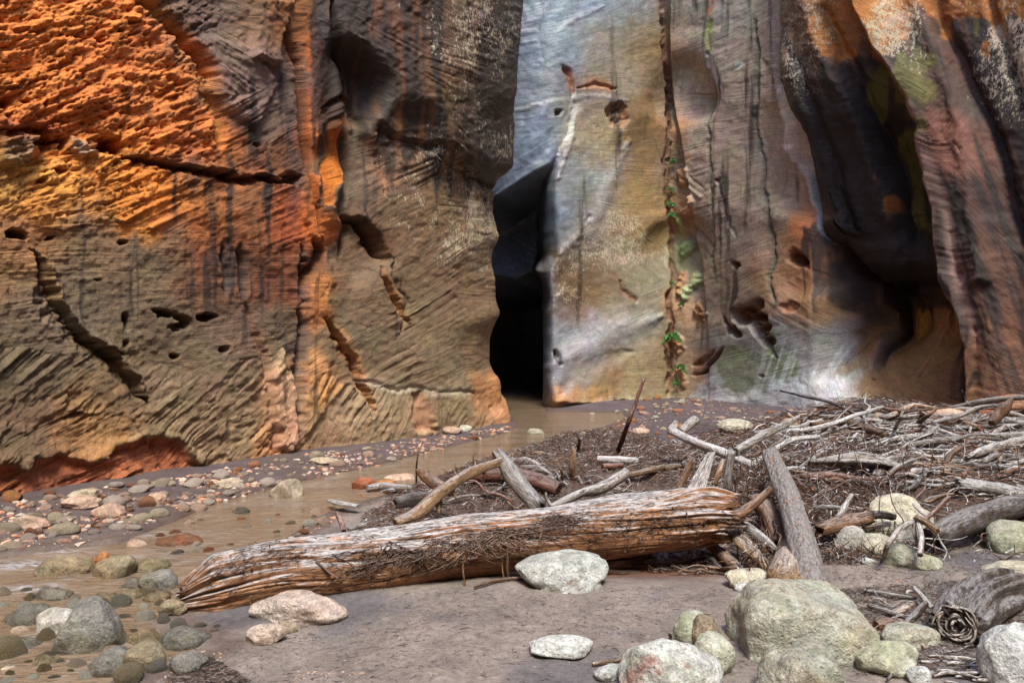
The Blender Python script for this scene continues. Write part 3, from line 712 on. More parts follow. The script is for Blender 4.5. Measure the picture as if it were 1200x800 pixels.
def face_back(C):
    C.col = C.field(STONE_AND_LIGHT_C, 0.8)
    C.gloss = C.field([(600, 80, 60, 1.), (660, 160, 40, .9), (650, 250, 30, 1.), (690, 400, 40, .9), (740, 150, 40, .4), (755, 300, 30, .5), (720, 60, 40, .7), (850, 200, 60, .35), (860, 420, 50, .6), (940, 450, 40, .5), (980, 200, 60, .5), (1060, 200, 60, .7), (1070, 430, 40, .5), (1160, 300, 60, .45)])
    C.h += C.field([
     (560, 60, 50, .3), (620, 60, 40, .3), (620, 160, 30, .35), (700, 60, 40, .25), (690, 160, 30, .2), (700, 240, 30, .32), (690, 300, 25, .2), (670, 350, 20, .05), (740, 350, 30, .28), (665, 400, 20, .1), (700, 430, 30, .30), (690, 465, 18, .34), (755, 200, 25, .0), (755, 60, 25, .02), (755, 420, 25, .22),
     (800, 100, 18, -.35), (800, 300, 18, -.25), (800, 430, 18, .05), (850, 60, 30, .25), (850, 200, 30, .2), (850, 320, 30, .1), (850, 430, 30, .2), (900, 200, 25, .1), (900, 420, 30, .22), (940, 300, 20, -.15), (960, 400, 25, .1), (960, 470, 25, .2), (950, 210, 20, -.45),
     (1005, 260, 10, .15), (1008, 340, 9, .05), (1010, 420, 12, .15), (1012, 480, 14, .3), (1040, 300, 16, -.7), (1040, 380, 14, -.6), (1075, 330, 10, -.3), (1070, 420, 14, -.15), (1060, 460, 18, .1), (1110, 440, 20, .05), (1100, 380, 14, -.3), (1100, 250, 30, -.3), (1180, 300, 40, -.3), (1180, 450, 40, -.3)], 0.9, warp=False)
    C.sm_edge = 1 - .90*sm(L_blend(C.U, C.V), .2, .8)
    C.strata([
     (600, 40, 60, 12, 9, .03, 0), (680, 40, 60, 16, 10, .028, 0), (620, 130, 60, 10, 7, .035, 0), (700, 110, 50, 0, 10, .025, 0), (620, 190, 50, 28, 8, .04, 0), (690, 180, 40, 4, 9, .025, 0), (755, 120, 30, 4, 30, .008, 0), (740, 220, 40, -6, 10, .02, 0),
     (660, 260, 30, 30, 7, .035, -.3), (700, 300, 50, -28, 7, .03, -.2), (740, 300, 40, -34, 7, .03, 0), (690, 360, 45, -22, 8, .03, 0), (740, 380, 50, 24, 8, .028, 0), (670, 410, 50, 18, 7, .035, 0), (720, 430, 60, 3, 8, .035, 0), (690, 455, 60, 0, 6, .04, 0),
     (805, 300, 30, -48, 12, .09, 0), (805, 220, 25, -40, 12, .09, 0), (805, 370, 25, 20, 12, .06, 0), (800, 100, 25, 80, 8, .05, 0), (850, 60, 40, 30, 8, .018, 0), (850, 130, 45, 10, 9, .02, 0), (860, 210, 50, 16, 6, .028, 0), (880, 300, 50, 20, 9, .02, 0), (850, 410, 60, 14, 10, .025, 0), (900, 440, 60, 12, 8, .02, 0),
     (925, 60, 30, 2, 5, .025, 0), (960, 150, 50, 4, 6, .025, 0), (1000, 220, 60, -8, 7, .03, 0), (1060, 220, 50, 4, 5, .035, 0), (1090, 280, 40, 4, 5, .03, 0), (1060, 80, 50, -20, 8, .03, 0), (950, 350, 40, -30, 9, .03, 0), (1000, 300, 40, 70, 12, .03, 0), (960, 460, 40, -72, 8, .018, 0),
     (1010, 470, 24, 66, 8, .035, .3), (1050, 440, 40, -60, 9, .035, 0), (1080, 460, 40, -30, 8, .045, .4), (1115, 450, 30, -16, 6, .05, .4), (1070, 400, 30, -66, 10, .03, 0), (1160, 300, 60, -40, 14, .02, 0), (1160, 440, 50, -20, 14, .02, 0), (1160, 150, 50, 60, 12, .025, 0), (1190, 60, 40, 60, 6, .04, 0)])
    C.h += 0.04 * fbm2(C.U/45, C.V/35, 187, 5) + 0.012*fbm2(C.U/7, C.V/6, 188, 3)
    # polished flutes, sweeping curves on the water-worn face
    for pts, w_, dp, cc in [([(650,40),(680,20),(705,5)], 6, -.02, (158,160,166)), ([(590,60),(625,20),(650,-10)], 14, -.04, (140,144,160)), ([(650,300),(672,285),(700,255),(722,205),(738,165)], 16, -.05, (150,146,148)),
                         ([(650,215),(662,190),(672,165),(676,140)], 4, -.05, (170,166,166)), ([(575,235),(600,215),(640,170),(650,150)], 12, .04, None), ([(640,430),(680,412),(720,390),(775,372)], 22, -.07, (156,156,158)), ([(655,462),(672,440),(695,425),(740,412)], 18, .06, None),
                         ([(600,130),(650,118),(720,112),(738,118)], 5, -.02, (152,150,150)), ([(650,345),(665,320),(680,300),(690,255)], 16, .06, None), ([(640,120),(610,190),(585,235)], 20, -.05, (112,122,146)), ([(640,300),(644,330),(642,370)], 9, -.06, (130,134,148))]:
        C.crack(pts, w_, dp, cc, cw=1., amt=.5)
    C.crack([(657,76),(664,84),(671,100),(673,112)], 5, .14, (130,76,46), ledge=False)
    C.crack([(673,112),(676,128),(670,150),(652,185)], 4, .05, (190,184,180)); C.pocket(656, 129, 6, 4, .14, 25, (120,90,70))
    C.pocket(722, 133, 12, 20, .16, -5, (150,100,58)); C.crack([(678,104),(700,99),(722,102)], 5, .07, (160,96,56), ledge=True)
    C.crack([(722,330),(738,345),(745,354)], 4, .06, (110,66,38)); C.crack([(645,414),(650,420),(655,432)], 5, .2, (40,34,32))
    C.pocket(592, 188, 5, 5, .2)
    # lichen crust on the orange patches
    lm = C.field([(700, 160, 18, .8), (720, 118, 12, .7), (700, 200, 12, .5), (715, 262, 16, .9), (700, 285, 12, .7), (735, 300, 14, .8), (668, 350, 14, .9), (675, 320, 12, .6), (690, 380, 30, -.1), (640, 200, 40, -.3), (640, 60, 60, -.4), (760, 200, 25, -.3), (690, 450, 30, .0), (850, 150, 40, .1), (870, 260, 25, .35), (850, 300, 20, .3), (955, 100, 16, .7), (950, 30, 12, .5), (1045, 50, 14, .8), (1050, 140, 30, -.1), (990, 190, 30, .0), (1165, 110, 12, .5), (1190, 60, 10, .5), (1060, 400, 30, .15), (1160, 350, 50, -.4), (900, 440, 40, -.3), (745, 380, 20, -.2)])
    C.lich = lm
    # vertical crease with its fern-hung strip, the block right of it stands forward
    C.h += .34*sm(sdist(C.U, C.V, [(776,-160),(783,40),(788,110),(802,200),(815,280),(824,340),(830,400),(830,640),(1700,640),(1700,-160)]), -1.6, 1.6)*(1 - .9*sm(C.V, 300, 430))
    C.region([(-60,-60),(768,-60),(776,40),(783,110),(783,200),(784,300),(782,420),(784,470),(-60,480)], .20, 1.6, warp=1)
    C.crack([(773,-30),(778,40),(784,110),(786,150)], 5, .2, (130,90,64)); C.crack([(786,140),(780,165),(781,200),(783,270)], 4, .14, (100,64,44))
    for (u, v, a, b, dp, rr, cc) in [(797,205,7,16,.14,0,(178,130,90)),(808,240,7,14,.12,20,(176,128,96)),(797,262,6,10,.12,0,(170,180,110)),(806,290,9,12,.16,35,(150,170,112)),(797,330,7,20,.16,0,(190,132,92)),(812,330,8,20,.14,30,(168,178,128)),(818,362,7,12,.18,0,(140,96,66)),(795,400,8,14,.12,0,(186,136,100)),(798,440,6,16,.10,0,(180,136,96))]:
        C.pocket(u, v, a, b, -dp, rr, cc)
    C.crack([(786,225),(784,262),(786,300),(785,350),(787,420),(786,455)], 3.5, .07, (120,76,50))
    C.crack([(812,428),(826,420),(838,408)], 7, .13, (110,62,34), ledge=True); C.crack([(818,438),(836,424),(850,408)], 6, .2, (90,48,28), ledge=True); C.crack([(808,440),(822,436)], 4, .1, (120,80,50))
    # joints on the grey block
    C.crack([(826,60),(827,120),(833,190),(836,260),(838,330)], 2.4, .05, (92,92,68), taper=False, cw=1.2); C.crack([(884,20),(888,80),(892,160),(900,230),(906,290),(908,360)], 3.0, .08, (84,84,64), taper=False, cw=1.2)
    C.region([(893,70),(900,72),(907,95),(915,130),(930,170),(925,230),(905,240),(896,160)], -.06, 2, (166,140,112), .7)
    C.crack([(826,60),(832,80),(842,105)], 6, .05, (204,194,186)); C.crack([(830,20),(828,60)], 4, .03, (150,160,80)); C.crack([(862,78),(872,74)], 4, .02, (196,206,204)); C.crack([(842,215),(850,250),(862,280)], 3, .05, (176,160,148))
    C.crack([(832,-10),(829,20)], 4, .02, (190,130,100))
    C.pocket(860, 308, 5, 6, .16, 0, (140,76,40)); C.pocket(842, 212, 3, 4, .1)
    for (u, v, a, b, dp, rr) in [(878,368,15,16,.38,-10),(893,380,9,18,.34,-20),(862,385,6,10,.25,-30),(903,402,8,8,.22,30),(888,356,7,8,.3,0)]:
        C.pocket(u, v, a, b, dp, rr, (112, 74, 46))
    C.crack([(893,395),(900,405),(908,420)], 5, .12, (80,60,50)); C.crack([(850,365),(858,390)], 3, .14, (90,60,46))
    C.pocket(893, 444, 3, 2, .12); C.pocket(938, 302, 16, 12, .3, 30, (108, 60, 34)); C.pocket(925, 360, 12, 8, .08, 0, (150,100,66))
    # lit sliver (brightness painted in the colour) and rim of blue-grey stone behind the dark buttress
    # the dark leaning buttress and the second one right of it: both hang forward of the face behind
    # flow stone columns in the hollow
    C.crack([(1000,200),(1006,240),(1020,270),(1026,310),(1022,350),(1018,400),(1022,440)], 9, -.16, (112,92,76))
    C.crack([(1032,330),(1030,380),(1028,430)], 7, .2, (54,46,40)); C.crack([(1040,160),(1056,220),(1090,300),(1098,345)], 8, -.1, None)
    C.crack([(1068,292),(1080,300),(1100,325)], 10, -.08, (130, 104, 88)); C.crack([(1050,400),(1058,370),(1068,345)], 7, -.05, (206, 156, 70))
    C.crack([(1075,440),(1088,400),(1098,360)], 10, -.12, (190, 140, 96)); C.h -= 1.3*sm(C.U, 950, 1010)*(1 - sm(C.V, 380, 500)) + .35*sm(C.U, 980, 1040)
    vs = fbm2(C.U/8, C.V/120, 291, 4)
    vm = C.field([(620, 100, 60, .0), (720, 80, 40, .05), (755, 150, 30, .25), (700, 300, 60, .1), (850, 100, 60, .25), (860, 300, 50, .3), (920, 60, 20, .3), (950, 160, 20, .0), (1010, 290, 30, 1.3), (1045, 350, 26, 1.5), (1000, 340, 18, 1.2), (1030, 410, 14, .9), (950, 240, 14, .0), (1060, 430, 40, .15), (1100, 100, 40, .7), (1190, 100, 30, .9), (1160, 350, 60, .45), (940, 430, 50, .05), (700, 440, 60, .05), (1130, 220, 30, .5)])
    C.paint(sm(vs + 1.2*(vm - .5), -0.05, .35), (40, 30, 25), .88)  # dark varnish; in the alcove it also paints in the shade
    C.paint(sm(noise2(C.U/12, C.V/50, 292) + 1.6*C.field([(1060, 180, 18, .7), (1085, 270, 16, .7), (1137, 400, 9, .7), (900, 430, 12, .35), (960, 200, 40, -.5), (1000, 300, 40, -.5), (1160, 300, 40, -.9), (800, 320, 10, .4), (700, 200, 100, -.6), (755, 90, 15, .3), (850, 200, 50, -.5), (1060, 440, 30, -.6), (870, 445, 10, .3)]), .2, .8), (96, 104, 46), .6)
    C.region([(905,100),(914,118),(921,150),(925,178),(946,212),(956,250),(972,280),(1010,290),(1000,200),(960,100)], .0, 2, (222, 208, 198), .9)  # pale sliver: the lit look of the wall behind, painted on
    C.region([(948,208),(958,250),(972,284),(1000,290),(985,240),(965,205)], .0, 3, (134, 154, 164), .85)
    # white mineral crust along the foot
    e = noise2(C.U/6, C.V/16, 293)*7 + noise2(C.U/2.6, C.V/7, 294)*4
    C.paint(sm(C.V + e - np.interp(C.U, [780, 830, 900, 960, 1000, 1020], [470, 458, 452, 440, 436, 500]), -3, 5) * sm(C.U, 790, 840) * (1 - sm(C.U, 985, 1012)), (206, 208, 208), .7)
    st = sm(noise2((C.U + 0.35*C.V)/3.2, C.V/40, 295), .1, .6) * sm(C.V, 385, 425) * sm(C.U, 860, 920) * (1 - sm(C.U, 985, 1015)); C.paint(st, (196, 200, 204), .5)
    C.paint(sm(C.V + e*.7 - 466, -4, 5) * sm(C.U, 650, 690) * (1 - sm(C.U, 780, 800)), (190, 172, 150), .5)
    # the slot: a hollow under the slanting brow, and the passage running back from it
    d = sdist(C.U + 1.2*fbm2(C.U/16, C.V/16, 5, 2), C.V + 2*fbm2(C.U/16, C.V/16, 7, 2), [(651,186),(640,196),(622,208),(600,224),(582,236),(560,248),(440,300),(440,700),(646,700),(644,480),(642,420),(644,380),(643,345),(641,320),(649,300),(648,260),(646,225)])
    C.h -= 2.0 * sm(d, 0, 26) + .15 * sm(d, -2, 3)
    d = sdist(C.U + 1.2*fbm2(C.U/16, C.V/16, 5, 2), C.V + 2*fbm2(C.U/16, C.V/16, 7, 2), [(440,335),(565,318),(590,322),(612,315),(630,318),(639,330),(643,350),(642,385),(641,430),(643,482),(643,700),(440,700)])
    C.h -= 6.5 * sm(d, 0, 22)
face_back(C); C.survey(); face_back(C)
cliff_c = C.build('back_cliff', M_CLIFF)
tag(cliff_c, 'smooth banded sandstone cliff across the back with the black slot and dark leaning buttresses', None, kind='structure')

# ------------------------------------------------------------------ the dark leaning buttress, standing clear in front of the back cliff
B = Wall([(7.4, 19.5), (6.3, 18.0), (5.55, 16.9), (5.5, 16.3), (6.05, 15.7), (7.0, 14.9), (7.75, 14.1), (8.3, 13.1), (8.85, 11.6), (9.5, 9.4), (10.3, 6.6), (10.9, 3.0)], 900, 1300, 1.4, 360, 20)
E1 = [(903,-180),(905,50),(906,92),(917,130),(932,158),(944,190),(956,232),(966,264),(985,296)]
E3 = [(985,-60),(1000,10),(1022,55),(1045,85),(1065,118),(1082,150),(1096,200),(1108,245),(1118,295),(1130,345),(1142,385),(1143,420),(1140,490),(1138,560)]
def face_butt(B):
    B.col = B.field(STONE, 0.8)
    B.gloss = B.U*0 + .45
    # the left edge leans back to the right as it comes down; below it the rock is eaten away into the alcove
    edge = np.interp(B.V0, [q[1] for q in E1], [q[0] for q in E1])
    pull = (edge - 905)*.0195 - .33
    B.h -= pull*(1 - sm(B.U0, 960, 1120))
    roof = np.interp(B.U0, [960, 985, 1010, 1040, 1075, 1100, 1125, 1140, 1150], [275, 296, 306, 300, 318, 332, 352, 400, 900])
    rr = roof + 9*fbm2(B.U0/22, B.V0/22, 9, 3)
    cut = 3.4*sm(B.V0 - rr, -3, 60)
    B.h += .10*np.exp(-((B.V0 - rr + 14)/14)**2)*(B.U0 < 1140)
    d, sg, t = pdist(B.U + 2*fbm2(B.U/14, B.V/14, 8, 3), B.V, E3); right = -sg*d
    B.h += np.where(right > 0, .30*np.exp(-(right/40)**2), 0) + .42*sm(right, -3, 3) - .42
    B.h -= .55*np.exp(-((right + 34)/26)**2)*sm(B.V, 60, 200)
    # long sweeping swells parallel to the edges
    for pts, w_, dp in [([(935,-20),(960,60),(992,120),(1022,190),(1046,270)], 20, -.16), ([(915,-20),(930,60),(950,120),(978,190),(1000,280)], 12, .12), ([(962,0),(990,60),(1018,110),(1050,190),(1070,290)], 10, .14),
                        ([(1090,-40),(1110,40),(1140,100),(1165,150),(1185,215),(1205,300)], 14, .22), ([(1060,-40),(1090,40),(1115,110),(1135,180),(1145,260),(1150,340)], 26, -.14), ([(1150,-40),(1165,20),(1185,80),(1205,140)], 10, .16), ([(1165,250),(1172,330),(1178,420),(1180,500)], 26, -.10)]:
        B.crack(pts, w_, dp, None, taper=False)
    B.h += .05*fbm2(B.U/50, B.V/60, 387, 4) + .014*fbm2(B.U/7, B.V/6, 388, 3)
    B.strata([(925, 60, 40, 2, 6, .028, 0), (960, 150, 50, 4, 6, .025, 0), (1000, 230, 50, -8, 7, .025, 0), (1060, 80, 50, -30, 8, .018, 0), (1060, 220, 40, 4, 5, .035, 0), (1095, 290, 40, 6, 5, .03, 0), (1150, 100, 50, 55, 9, .016, 0), (1160, 250, 60, -50, 12, .010, 0), (1165, 380, 60, -35, 12, .010, 0), (1165, 470, 50, -24, 12, .012, 0), (1195, 60, 40, 64, 7, .03, 0)])
    vs = fbm2((B.U - .35*B.V)/8, B.V/110, 391, 4)
    vm = B.field([(925, 50, 16, .75), (950, 30, 20, .4), (945, 110, 16, .8), (980, 170, 34, 1.3), (1010, 260, 40, 1.3), (960, 220, 20, 1.2), (1050, 170, 24, .9), (1090, 260, 20, .8), (1010, 30, 20, .2), (1060, 100, 24, .8), (1100, 90, 20, .7), (1120, 160, 18, .5), (1130, 215, 18, 1.0), (1165, 250, 20, .8), (1175, 150, 20, .9), (1195, 60, 20, .9), (1195, 220, 20, 1.1), (1160, 340, 30, .75), (1170, 440, 40, .4)])
    B.paint(sm(vs + 1.1*(vm - .5), -0.05, .35), (38, 29, 25), .9)  # varnish streaks plus the overhang's shade, both as dark colour
    B.paint(np.exp(-((d)/4.0)**2)*sm(B.V, 20, 90)*(1 - sm(B.V, 360, 420)), (190, 146, 130), .75)  # lit edge painted as a pale pink line along the ridge
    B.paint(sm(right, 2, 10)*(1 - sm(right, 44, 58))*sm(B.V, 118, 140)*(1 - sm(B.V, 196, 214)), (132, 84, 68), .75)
    B.paint(sm(noise2(B.U/10, B.V/34, 392) + 1.8*B.field([(1068, 190, 16, .75), (1088, 270, 14, .8), (1075, 230, 16, .6), (1040, 110, 16, .4), (980, 200, 40, -.6), (1160, 300, 50, -1.), (940, 50, 40, -.5)]), .2, .9), (104, 100, 34), .7)
    B.paint(sm(noise2(B.U/16, B.V/24, 393) + 1.8*B.field([(1010, 25, 18, .8), (985, 50, 12, .6), (1045, 235, 12, .5), (1010, 190, 14, .1), (1140, 30, 14, .4), (950, 160, 40, -.5), (1160, 300, 50, -.8), (1080, 180, 40, -.6)]), .35, .9), (176, 104, 30), .7)
    B.h -= cut
    B.lich = B.field([(955, 100, 16, .8), (945, 60, 12, .7), (930, 30, 12, .6), (1045, 50, 12, .9), (1060, 70, 10, .5), (1000, 130, 30, -.1), (990, 220, 40, -.3), (1165, 110, 10, .8), (1150, 80, 10, .6), (1192, 70, 10, .9), (1190, 120, 10, .6), (1080, 250, 30, -.3), (1160, 350, 50, -.6), (1120, 160, 30, -.4)])
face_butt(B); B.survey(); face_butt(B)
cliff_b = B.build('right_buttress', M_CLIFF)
tag(cliff_b, 'dark varnished sandstone buttress overhanging the alcove at the right', None, kind='structure')

# ------------------------------------------------------------------ unseen canyon wall added behind the viewer to cut the sky fill
def far_wall(name, pts, H, label):
    p_ = np.array(pts, float); s_ = np.r_[0, np.cumsum(np.hypot(*np.diff(p_, axis=0).T))]; ss = np.linspace(0, s_[-1], 110); zz = np.linspace(-.6, H, 60)
    X = np.interp(ss, s_, p_[:, 0])[None] + 0*zz[:, None]; Y = np.interp(ss, s_, p_[:, 1])[None] + 0*zz[:, None]; Z = zz[:, None] + 0*X
    n = .8*fbm2((X + Y)/5, Z/4, 501, 4); X = X*(1 + .04*n); Y = Y*(1 + .05*n)
    colr = np.broadcast_to(lin((168, 112, 78)), X.shape + (3,)) * (1 + .35*fbm2((X-Y)/2, Z/6, 503, 3))[..., None]
    z0 = np.zeros(X.size)
    me = mesh_np(name, np.stack([X, Y, Z], -1).reshape(-1, 3), grid_faces(*X.shape), True, {'col': colr.reshape(-1, 3), 'strata': (Z*6 + n).ravel(), 'gloss': z0, 'lichen': z0 - 1})
    tag(link(name, me, M_CLIFF), label, None, kind='structure')
far_wall('unseen_canyon_wall', [(-9.5, -2.9), (-10, -7), (-7, -12), (0, -14), (7, -13), (11.5, -9), (12, -3), (11, 2.9)], 18, 'unseen sandstone canyon wall added behind the viewer to shut out low sky')
# ================================================================== THE GROUND
def wpoly(pp, z=0.0):
    return [((px - 600) / F * ((EYE - z) * F / (py - 400)), (EYE - z) * F / (py - 400)) for px, py in pp]
WATER = [wpoly(p) for p in [
  [(578,464),(642,464),(646,482),(735,483),(742,490),(722,497),(705,505),(660,514),(640,520),(600,530),(560,552),(520,566),(480,575),(430,590),(390,604),(340,640),(250,680),(200,730),(262,762),(225,778),(160,800),(100,900),(-500,900),(-400,655),(0,650),(60,642),(130,635),
   (180,614),(230,591),(290,575),(330,567),(400,551),(450,540),(520,523),(580,508),(600,500),(592,488)]]]
PILE_L = wpoly([(425,592),(480,560),(540,545),(600,524),(660,512),(740,512),(800,522),(830,560),(860,615),(820,612),(740,612),(600,612),(520,614),(430,620)], 0.15)
PILE_R = wpoly([(770,545),(800,512),(900,502),(960,498),(1060,494),(1250,490),(1500,500),(1500,640),(1250,628),(1120,622),(1020,596),(985,610),(975,632),(890,632),(840,615),(800,610)], 0.2)
def zground(x, y, detail=True):
    x = np.asarray(x, float); y = np.asarray(y, float)
    dw = sdist(x, y, WATER[0])
    n = fbm2(x/1.3, y/1.3, 401, 3)
    z = 0.025 + (0.035 + 0.045*sm(x, -1.5, 0))*sm(-dw, 0, 1.2) + 0.022*n*sm(-dw, 0, .6)
    z = np.where(dw > 0, 0.03 - 0.20*sm(dw, 0, .5), z)
    # gravel ramps against the cliff foot on the left, flat dark bar by the back wall
    z = z + 0.05*sm(y, 9, 14)*sm(-dw, .2, 1.5)*(x > 0)
    pl = sdist(x, y, PILE_L); pr = sdist(x, y, PILE_R)
    hl = 0.30*sm(pl, -.15, .9) * (0.8 + 0.35*fbm2(x/.8, y/.8, 403, 3)) + 0.13*np.exp(-((x-.75)/.8)**2 - ((y-7.4)/.7)**2)
    hr = (0.20 + 0.04*np.clip(y-6, 0, 6))*sm(pr, -.1, 1.1) * (1.0 + 0.65*fbm2(x/.8, y/.8, 407, 4))
    z = z + np.maximum(hl, hr) + 0.3*np.minimum(hl, hr) + 0.13*np.exp(-((x-1.75)/.5)**2 - ((y-6.7)/.5)**2) + .10*np.exp(-((x-3.1)/.7)**2 - ((y-7.2)/.5)**2)
    # scoured hollow under the raised end of the great log
    z = z - 0.095*np.exp(-((x-.75)/1.05)**4 - ((y-5.5)/.40)**2)
    # near sand
    z = z + 0.035*sm(5.6 - y, 0, 1.5)*sm(-dw, 0, .5)*fbm2(x/.5, y/.5, 409, 3)
    if detail: z = z + 0.012*fbm2(x/.14, y/.14, 411, 3)
    return z
def zg1(x, y): return float(zground(np.array([x]), np.array([y]))[0])
def G(px, py, water=True):
    """where the line of sight at px,py meets the terrain (or the water)"""
    D = np.geomspace(2.6, 26, 900)
    x = (px - 600) / F * D; z = EYE + (400 - py) / F * D
    zz = zground(x, D)
    if water: zz = np.maximum(zz, 0.0)
    k = np.argmax(z <= zz)
    if not (z <= zz).any(): k = len(D) - 1
    return float(x[k]), float(D[k]), float(zz[k])

t = np.concatenate([np.linspace(-2.4, -.78, 30)[:-1], np.linspace(-.78, .82, 520), np.linspace(.82, 2.4, 30)[1:]])
yy = np.concatenate([[-30, -10, -4, 0, 1.5, 2.4], np.geomspace(2.9, 24, 420), [30, 60, 150]])
TT, YY = np.meshgrid(t, yy); XX = TT * (np.abs(YY) + 2.0)
XX[YY < 2.5] = (TT * 14)[YY < 2.5]
ZZ = zground(XX, YY)
dw = sdist(XX, YY, WATER[0]); pl = sdist(XX, YY, PILE_L); pr = sdist(XX, YY, PILE_R)
gc = np.broadcast_to(lin((134, 122, 114)), XX.shape + (3,)).copy()
def gp(m, c, a=1.0):
    global gc
    m = np.clip(m * a, 0, 1)[..., None]; gc = gc * (1 - m) + lin(c) * m
nn = fbm2(XX/.6, YY/.6, 421, 4)
gp(sm(nn, -.1, .4), (98, 93, 97), .85)                       # grey damp patches on the near sand
gp(sm(YY + nn, 8, 11), (88, 76, 80))                          # darker damp bar at the back
gp(sm(-XX - 1.2 + .3*nn, 0, 1) * sm(YY, 5.5, 7), (92, 78, 76)) # left bank, pinkish grit
gp(np.maximum(sm(pl, -.1, .25), sm(pr, -.1, .25)), (86, 70, 62), .95)
gp(sm(fbm2(XX/.7, YY/1.2, 423, 3), .1, .4) * sm(YY, 7, 9), (92, 78, 84), .8)
gp(np.exp(-((XX-.95)/.8)**2 - ((YY-5.45)/.3)**2), (120, 66, 36), .7)
gp(sm(.16 - np.abs(dw + .03), 0, .14), (98, 82, 74), .8)       # wet margin
gp(sm(dw, .02, .2), (84, 62, 44))
gl = np.clip(sm(.28 + .15*nn - np.abs(dw), 0, .3) + .35*sm(nn, 0, .4), 0, 1)
me = mesh_np('sand', np.stack([XX, YY, ZZ], -1).reshape(-1, 3), grid_faces(*XX.shape), True, {'col': gc.reshape(-1, 3), 'gloss': gl.ravel()})
tag(link('sand_bank', me, M_GROUND), 'damp brown sand and silt of the creek bed', None, kind='structure')

# ------------------------------------------------------------------ water
t = np.linspace(-1.6, .55, 520); yy = np.concatenate([[1.5, 2.5], np.geomspace(3.0, 29, 520)])
TT, YY = np.meshgrid(t, yy); XX = TT * (YY + 1.5)
fl = XX*.38 + YY*.93; ac = XX*.93 - YY*.38                     # along / across the current
amp = .4 + .6*sm(-XX, .4, 2.0)
ZZ = 0.0 + amp*(.012*fbm2(ac/.35, fl/.9, 431, 3) + .005*fbm2(ac/.10, fl/.3, 433, 2))
foam_sheen = np.zeros_like(XX)
for (px, py, rx, ry, a) in [(25, 662, .35, .12, 1.), (70, 648, .25, .1, .5), (330, 665, .01, .01, 0), (30, 690, .3, .08, .5), (500, 560, .35, .25, .25), (440, 575, .3, .15, .25), (120, 628, .5, .12, .3), (200, 625, .35, .1, .3), (330, 590, .35, .2, .3), (380, 570, .3, .25, .25), (12, 688, .2, .06, .6)]:
    x0, y0 = wpoly([(px, py)])[0]
    k = np.exp(-((XX-x0)/rx)**2 - ((YY-y0)/ry)**2); foam_sheen += a*k; ZZ = ZZ + .03*a*k*fbm2(XX/.08, YY/.2, 435, 2)
foam_sheen += .28*sm(fbm2(ac/.16, fl/1.1, 437, 3), .05, .5)*sm(-XX, -.2, 1.2)  # pale streaks along the current: water sheen painted as colour
me = mesh_np('water', np.stack([XX, YY, ZZ], -1).reshape(-1, 3), grid_faces(*XX.shape), True, {'foam_sheen': np.clip(foam_sheen, 0, 1).ravel()})
tag(link('creek_water', me, M_WATER), 'shallow muddy creek water sliding out of the slot', None, kind='structure')

# ================================================================== ROCKS
def ico(sub):
    import bmesh
    bm = bmesh.new(); bmesh.ops.create_icosphere(bm, subdivisions=sub, radius=1.0)
    v = np.array([p.co[:] for p in bm.verts]); f = np.array([[q.index for q in p.verts] for p in bm.faces]); bm.free()
    return v, f
ICO = {k: ico(k) for k in (1, 2, 3, 4, 5)}
def rock_mesh(name, seed, sub=4, angular=0.3, rough=0.12, boxy=0.0, flat=0.25, chips=True):
    v, f = ICO[sub]; v = v.copy()
    rs = np.random.RandomState(seed)
    if boxy:                                             # superellipsoid: loaf-like boulders
        e = 2 + 3*boxy; v = v / (np.abs(v)**e).sum(1)[:, None]**(1/e)
    for _ in range(int(3 + angular*12)):                 # worn planar faces
        n = rs.normal(size=3); n[2] *= .7; n /= np.linalg.norm(n)
        off = rs.uniform(.62, .92) if angular > .05 else .9
        dd = v @ n - off; k = dd > 0
        v[k] -= (dd[k] * min(1, .55 + angular*.6))[:, None] * n
    o = rs.rand(3)*50
    n = noise3(v[:, 0]*1.2 + o[0], v[:, 1]*1.2 + o[1], v[:, 2]*1.2 + o[2])
    n2 = noise3(v[:, 0]*3.1 + o[1], v[:, 1]*3.1 + o[2], v[:, 2]*3.1 + o[0])
    n3 = noise3(v[:, 0]*8 + o[2], v[:, 1]*8 + o[0], v[:, 2]*8)
    v = v * (1 + rough*(1.3*n + .5*n2 + .16*n3))[:, None]
    if chips and sub >= 3:                               # small spalls and edges
        for _ in range(10):
            n_ = rs.normal(size=3); n_ /= np.linalg.norm(n_); c_ = v @ n_; off = c_.max()*rs.uniform(.93, .985); k = c_ > off
            v[k] -= (c_[k] - off)[:, None]*.9*n_
        n4 = noise3(v[:, 0]*19 + o[0], v[:, 1]*19, v[:, 2]*19); v = v * (1 + .010*n4)[:, None]
    v[:, 2] = np.where(v[:, 2] < -.45, -.45 + (v[:, 2] + .45)*flat, v[:, 2])
    v[:, 2] -= v[:, 2].min()
    hw = (v.max(0) - v.min(0)); v = v / np.array([hw[0], hw[1], hw[2]])
    v[:, 0] -= (v[:, 0].max() + v[:, 0].min())/2; v[:, 1] -= (v[:, 1].max() + v[:, 1].min())/2
    return v, f
